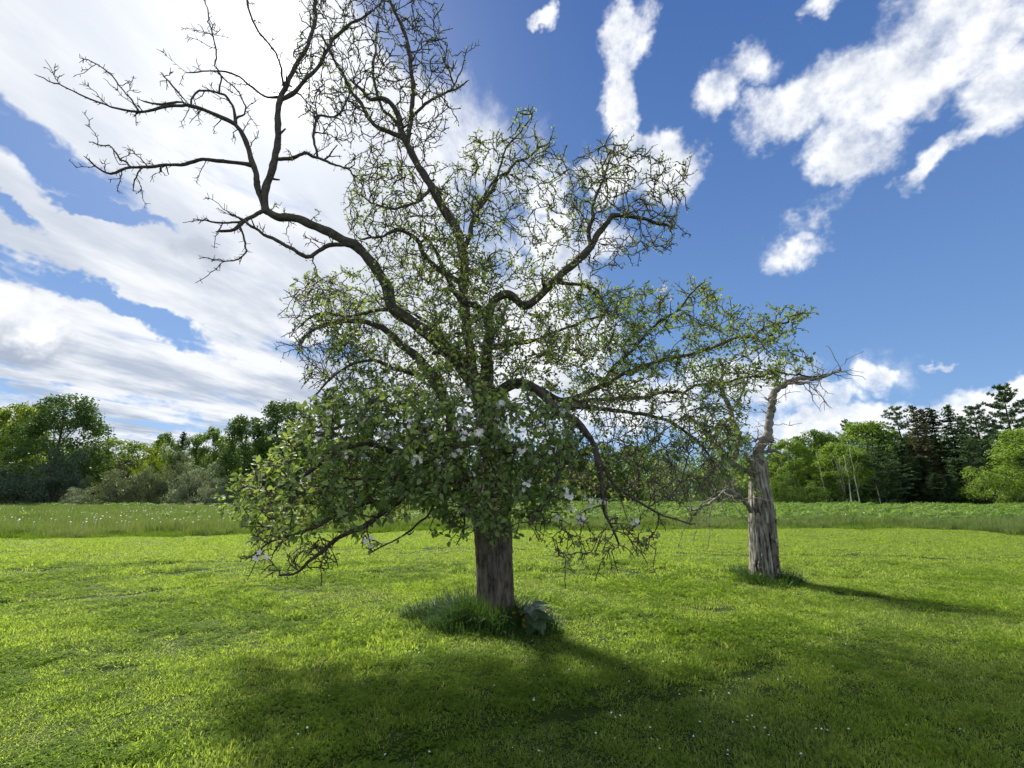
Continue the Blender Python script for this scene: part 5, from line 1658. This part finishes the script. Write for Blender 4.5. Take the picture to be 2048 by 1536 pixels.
tuft('long_grass', root, 0.78, 0.55, 6000, 0.42, 'long dark unmown grass ringing the apple trunk', 3, 0.2, (-0.14, -0.20))
tuft('long_grass', root, 1.1, 0.70, 3000, 0.20, 'shorter fringe of unmown grass round the apple trunk', 4, 0.2, (-0.24, -0.18))
tuft('long_grass', sroot, 0.62, 0.55, 2600, 0.36, 'long grass clump round the foot of the dead tree', 5, 0.2, (0.02, -0.05))

# ------------------------------------------------------------------ burdock and dandelions beside the apple trunk
M_BURDOCK = leaf_mat('burdock_leaf', (0.075, 0.125, 0.065), (0.110, 0.165, 0.085), trans=0.25, t_gain=1.4, rough=0.38, spec=0.5, by='object')
bp = on_ground(1064, 1262)
bz = float(ground_z(bp[0], bp[1]))
burdock = thing('burdock_plant', 'broad-leaved burdock plant with large dull green leaves beside the apple trunk', 'plant', (bp[0], bp[1], bz))


def big_leaf(L, W, seed):
    g = np.random.RandomState(seed)
    nu, nv = 13, 9
    b = Buf()
    V = []
    for i in range(nu):
        u = i / (nu - 1)
        prof = (math.sin(math.pi * min(1, u * 0.93 + 0.10) ** 0.62) ** 0.8) * (1 - 0.25 * u) + 0.02
        for j in range(nv):
            v = (j / (nv - 1) - 0.5) * 2
            edge = 1 + 0.10 * math.sin(u * 23 + v * 2 + seed) * abs(v)
            x = L * (u - 0.10 * abs(v) * (1 - u) ** 2)
            y = W * v * prof * edge
            z = 0.08 * L * math.sin(u * 2.6) - 0.06 * L * u * u + 0.10 * L * abs(v) ** 1.5 + 0.018 * L * math.sin(9 * u + 5 * v) + g.normal(0, 0.003 * L)
            V.append((x, y, z))
    Q = [(i * nv + j, i * nv + j + 1, (i + 1) * nv + j + 1, (i + 1) * nv + j) for i in range(nu - 1) for j in range(nv - 1)]
    b.add(np.array(V), Q)
    return b.mesh('burdock_leaf', M_BURDOCK, True)


for q, (a, L, W, z, tilt) in enumerate(((-15, 0.25, 0.12, 0.17, 18), (28, 0.25, 0.13, 0.22, 6), (-58, 0.27, 0.13, 0.17, 42), (-100, 0.22, 0.11, 0.12, 40), (75, 0.22, 0.11, 0.20, 2), (-35, 0.17, 0.09, 0.08, 34),
                                        (150, 0.18, 0.09, 0.18, 6), (5, 0.16, 0.08, 0.27, -4), (-80, 0.17, 0.085, 0.22, 30))):
    o = obj('leaf', big_leaf(L, W, q), burdock)
    o.location = (0.03 * math.cos(RAD(a)), 0.03 * math.sin(RAD(a)), z)
    o.rotation_euler = (RAD(gs.normal(0, 8)), RAD(tilt), RAD(a))
    b = Buf()
    tube(b, np.array(((0, 0, 0), (0.012 * math.cos(RAD(a)), 0.012 * math.sin(RAD(a)), z * 0.6), (0.045 * math.cos(RAD(a)), 0.045 * math.sin(RAD(a)), z + 0.01))), (0.007, 0.006, 0.004), 6)
    obj('leaf_stalk', b.mesh('burdock_stalk', M_BURDOCK, True), burdock)

M_YELLOW = plain_mat('dandelion_yellow', (0.88, 0.60, 0.02), 0.6, 0.2, 0.25)
M_STEM = plain_mat('dandelion_stem', (0.16, 0.22, 0.06), 0.5, 0.3)


def dandelion_head(seed):
    g = np.random.RandomState(seed)
    b = Buf()
    for k in range(70):
        a = k * 2.39996
        e = 0.25 + 1.1 * math.sqrt(k / 70)
        d = np.array((math.cos(a) * math.sin(e), math.sin(a) * math.sin(e), math.cos(e)))
        s = unit(np.cross(d, (0.1, 0.2, 1.0))) * 0.0036
        L = 0.027 * g.uniform(0.85, 1.1)
        b.add(np.array((-s * 0.4, s * 0.4, d * L + s, d * L - s)), [(0, 1, 2, 3)])
    return b.mesh('dandelion_head', M_YELLOW)


DH = [dandelion_head(i) for i in range(3)]
DAND = [((1055, 1221), AY - 0.48, 'yellow dandelion topmost of the group beside the apple trunk'), ((1044, 1230), AY - 0.54, 'yellow dandelion just under the topmost one by the trunk'),
        ((1028, 1228), AY - 0.56, 'yellow dandelion closest to the apple trunk'), ((1047, 1243), AY - 0.62, 'yellow dandelion in the middle of the group by the trunk'),
        ((1048, 1255), AY - 0.68, 'yellow dandelion lowest of the group, over the burdock leaves'), ((1041, 1209), AY - 0.40, 'small yellow dandelion behind the others by the trunk'),
        ((1092, 1222), AY - 0.25, 'lone yellow dandelion beyond the burdock leaves'),
        ((1567, 1142), SY - 0.30, 'yellow dandelion in the long grass by the dead tree'), ((1583, 1146), SY - 0.26, 'second yellow dandelion in the grass by the dead tree'), ((1561, 1163), SY - 0.45, 'low yellow dandelion in front of the dead tree'),
        ((1251, 1173), None, 'lone yellow dandelion out on the open lawn')]
for q, (pp, Y, label) in enumerate(DAND):
    h = at(*pp, Y) if Y else on_ground(*pp, z=0.05)
    gz0 = float(ground_z(h[0], h[1]))
    t = thing('dandelion', label, 'flower', (h[0], h[1], gz0), 'dandelions near the trees')
    hz = max(h[2] - gz0, 0.05)
    bx = gs.uniform(-0.04, 0.04)
    b = Buf()
    tube(b, np.array(((bx, 0.02, 0), (bx * 0.4, 0.01, hz * 0.5), (0, 0, hz))), (0.003, 0.0028, 0.0025), 5)
    obj('stem', b.mesh('dandelion_stem', M_STEM, True), t)
    o = obj('flower_head', DH[q % 3], t, (0, 0, hz))
    o.rotation_euler = (RAD(gs.uniform(15, 50)), RAD(gs.normal(0, 15)), gs.uniform(0, 6))

# ------------------------------------------------------------------ meadow flowers, fallen petals
M_WHITE = plain_mat('white_petals', (0.78, 0.78, 0.76), 0.6, 0.2)


def white_heads(name, P, size, label, cat, flat):
    b = Buf()
    g = np.random.RandomState(len(P))
    for p in P:
        s = size * g.uniform(0.7, 1.3)
        nrm = unit(np.array((g.normal(0, 0.4), -0.7 if not flat else g.normal(0, .4), 1.0)))
        u = unit(np.cross(nrm, (0.3, 0.1, 1)) + 1e-4)
        v = np.cross(nrm, u)
        k = 10 if not flat else 5
        an = np.linspace(0, 6.283, k, endpoint=False) + g.uniform(0, 1)
        rr = s * (1 - 0.25 * (np.arange(k) % 2)) if not flat else s * g.uniform(0.6, 1, k)
        ring = p + (np.cos(an) * rr)[:, None] * u + (np.sin(an) * rr)[:, None] * v
        V = np.concatenate((ring, [p + nrm * s * 0.35], [p - nrm * s * 0.12]))
        T_ = [(i, (i + 1) % k, k) for i in range(k)] + [((i + 1) % k, i, k + 1) for i in range(k)]
        b.add(V, None, T_)
        if not flat:
            tube(b, np.array((p + np.array((0, 0, -0.35)), p)), (0.002, 0.002), 3)
    return tag(obj(name, b.mesh(name, M_WHITE)), label, cat, kind='stuff')


P = []
for n, (x0, x1), (y0, y1) in ((150, (0, 560), (1004, 1040)), (60, (160, 620), (1022, 1046)), (55, (0, 480), (1036, 1062)), (40, (600, 1250), (1012, 1050)), (18, (1560, 1900), (1020, 1050)), (120, (250, 620), (1006, 1024))):
    for q in range(n):
        p = on_ground(gs.uniform(x0, x1), gs.uniform(y0, y1), z=0.50)
        if p[1] > edge_y(p[0]) + 0.3:
            p[2] = 0.46 + gs.uniform(-0.02, 0.08) + float(ground_z(p[0], p[1]))
            P.append(p)
white_heads('meadow_flowers', P, 0.030, 'scattered white daisies standing in the meadow grass', 'flowers', False)
P = []
for n, (x0, x1), (y0, y1) in ((60, (980, 1700), (1260, 1530)), (22, (100, 900), (1220, 1530)), (20, (1500, 2040), (1230, 1500))):
    for q in range(n):
        p = on_ground(gs.uniform(x0, x1), gs.uniform(y0, y1), z=0.0)
        p[2] = float(ground_z(p[0], p[1])) + 0.045
        P.append(p)
white_heads('fallen_petals', P, 0.009, 'fallen white petals scattered over the lawn', 'petals', True)
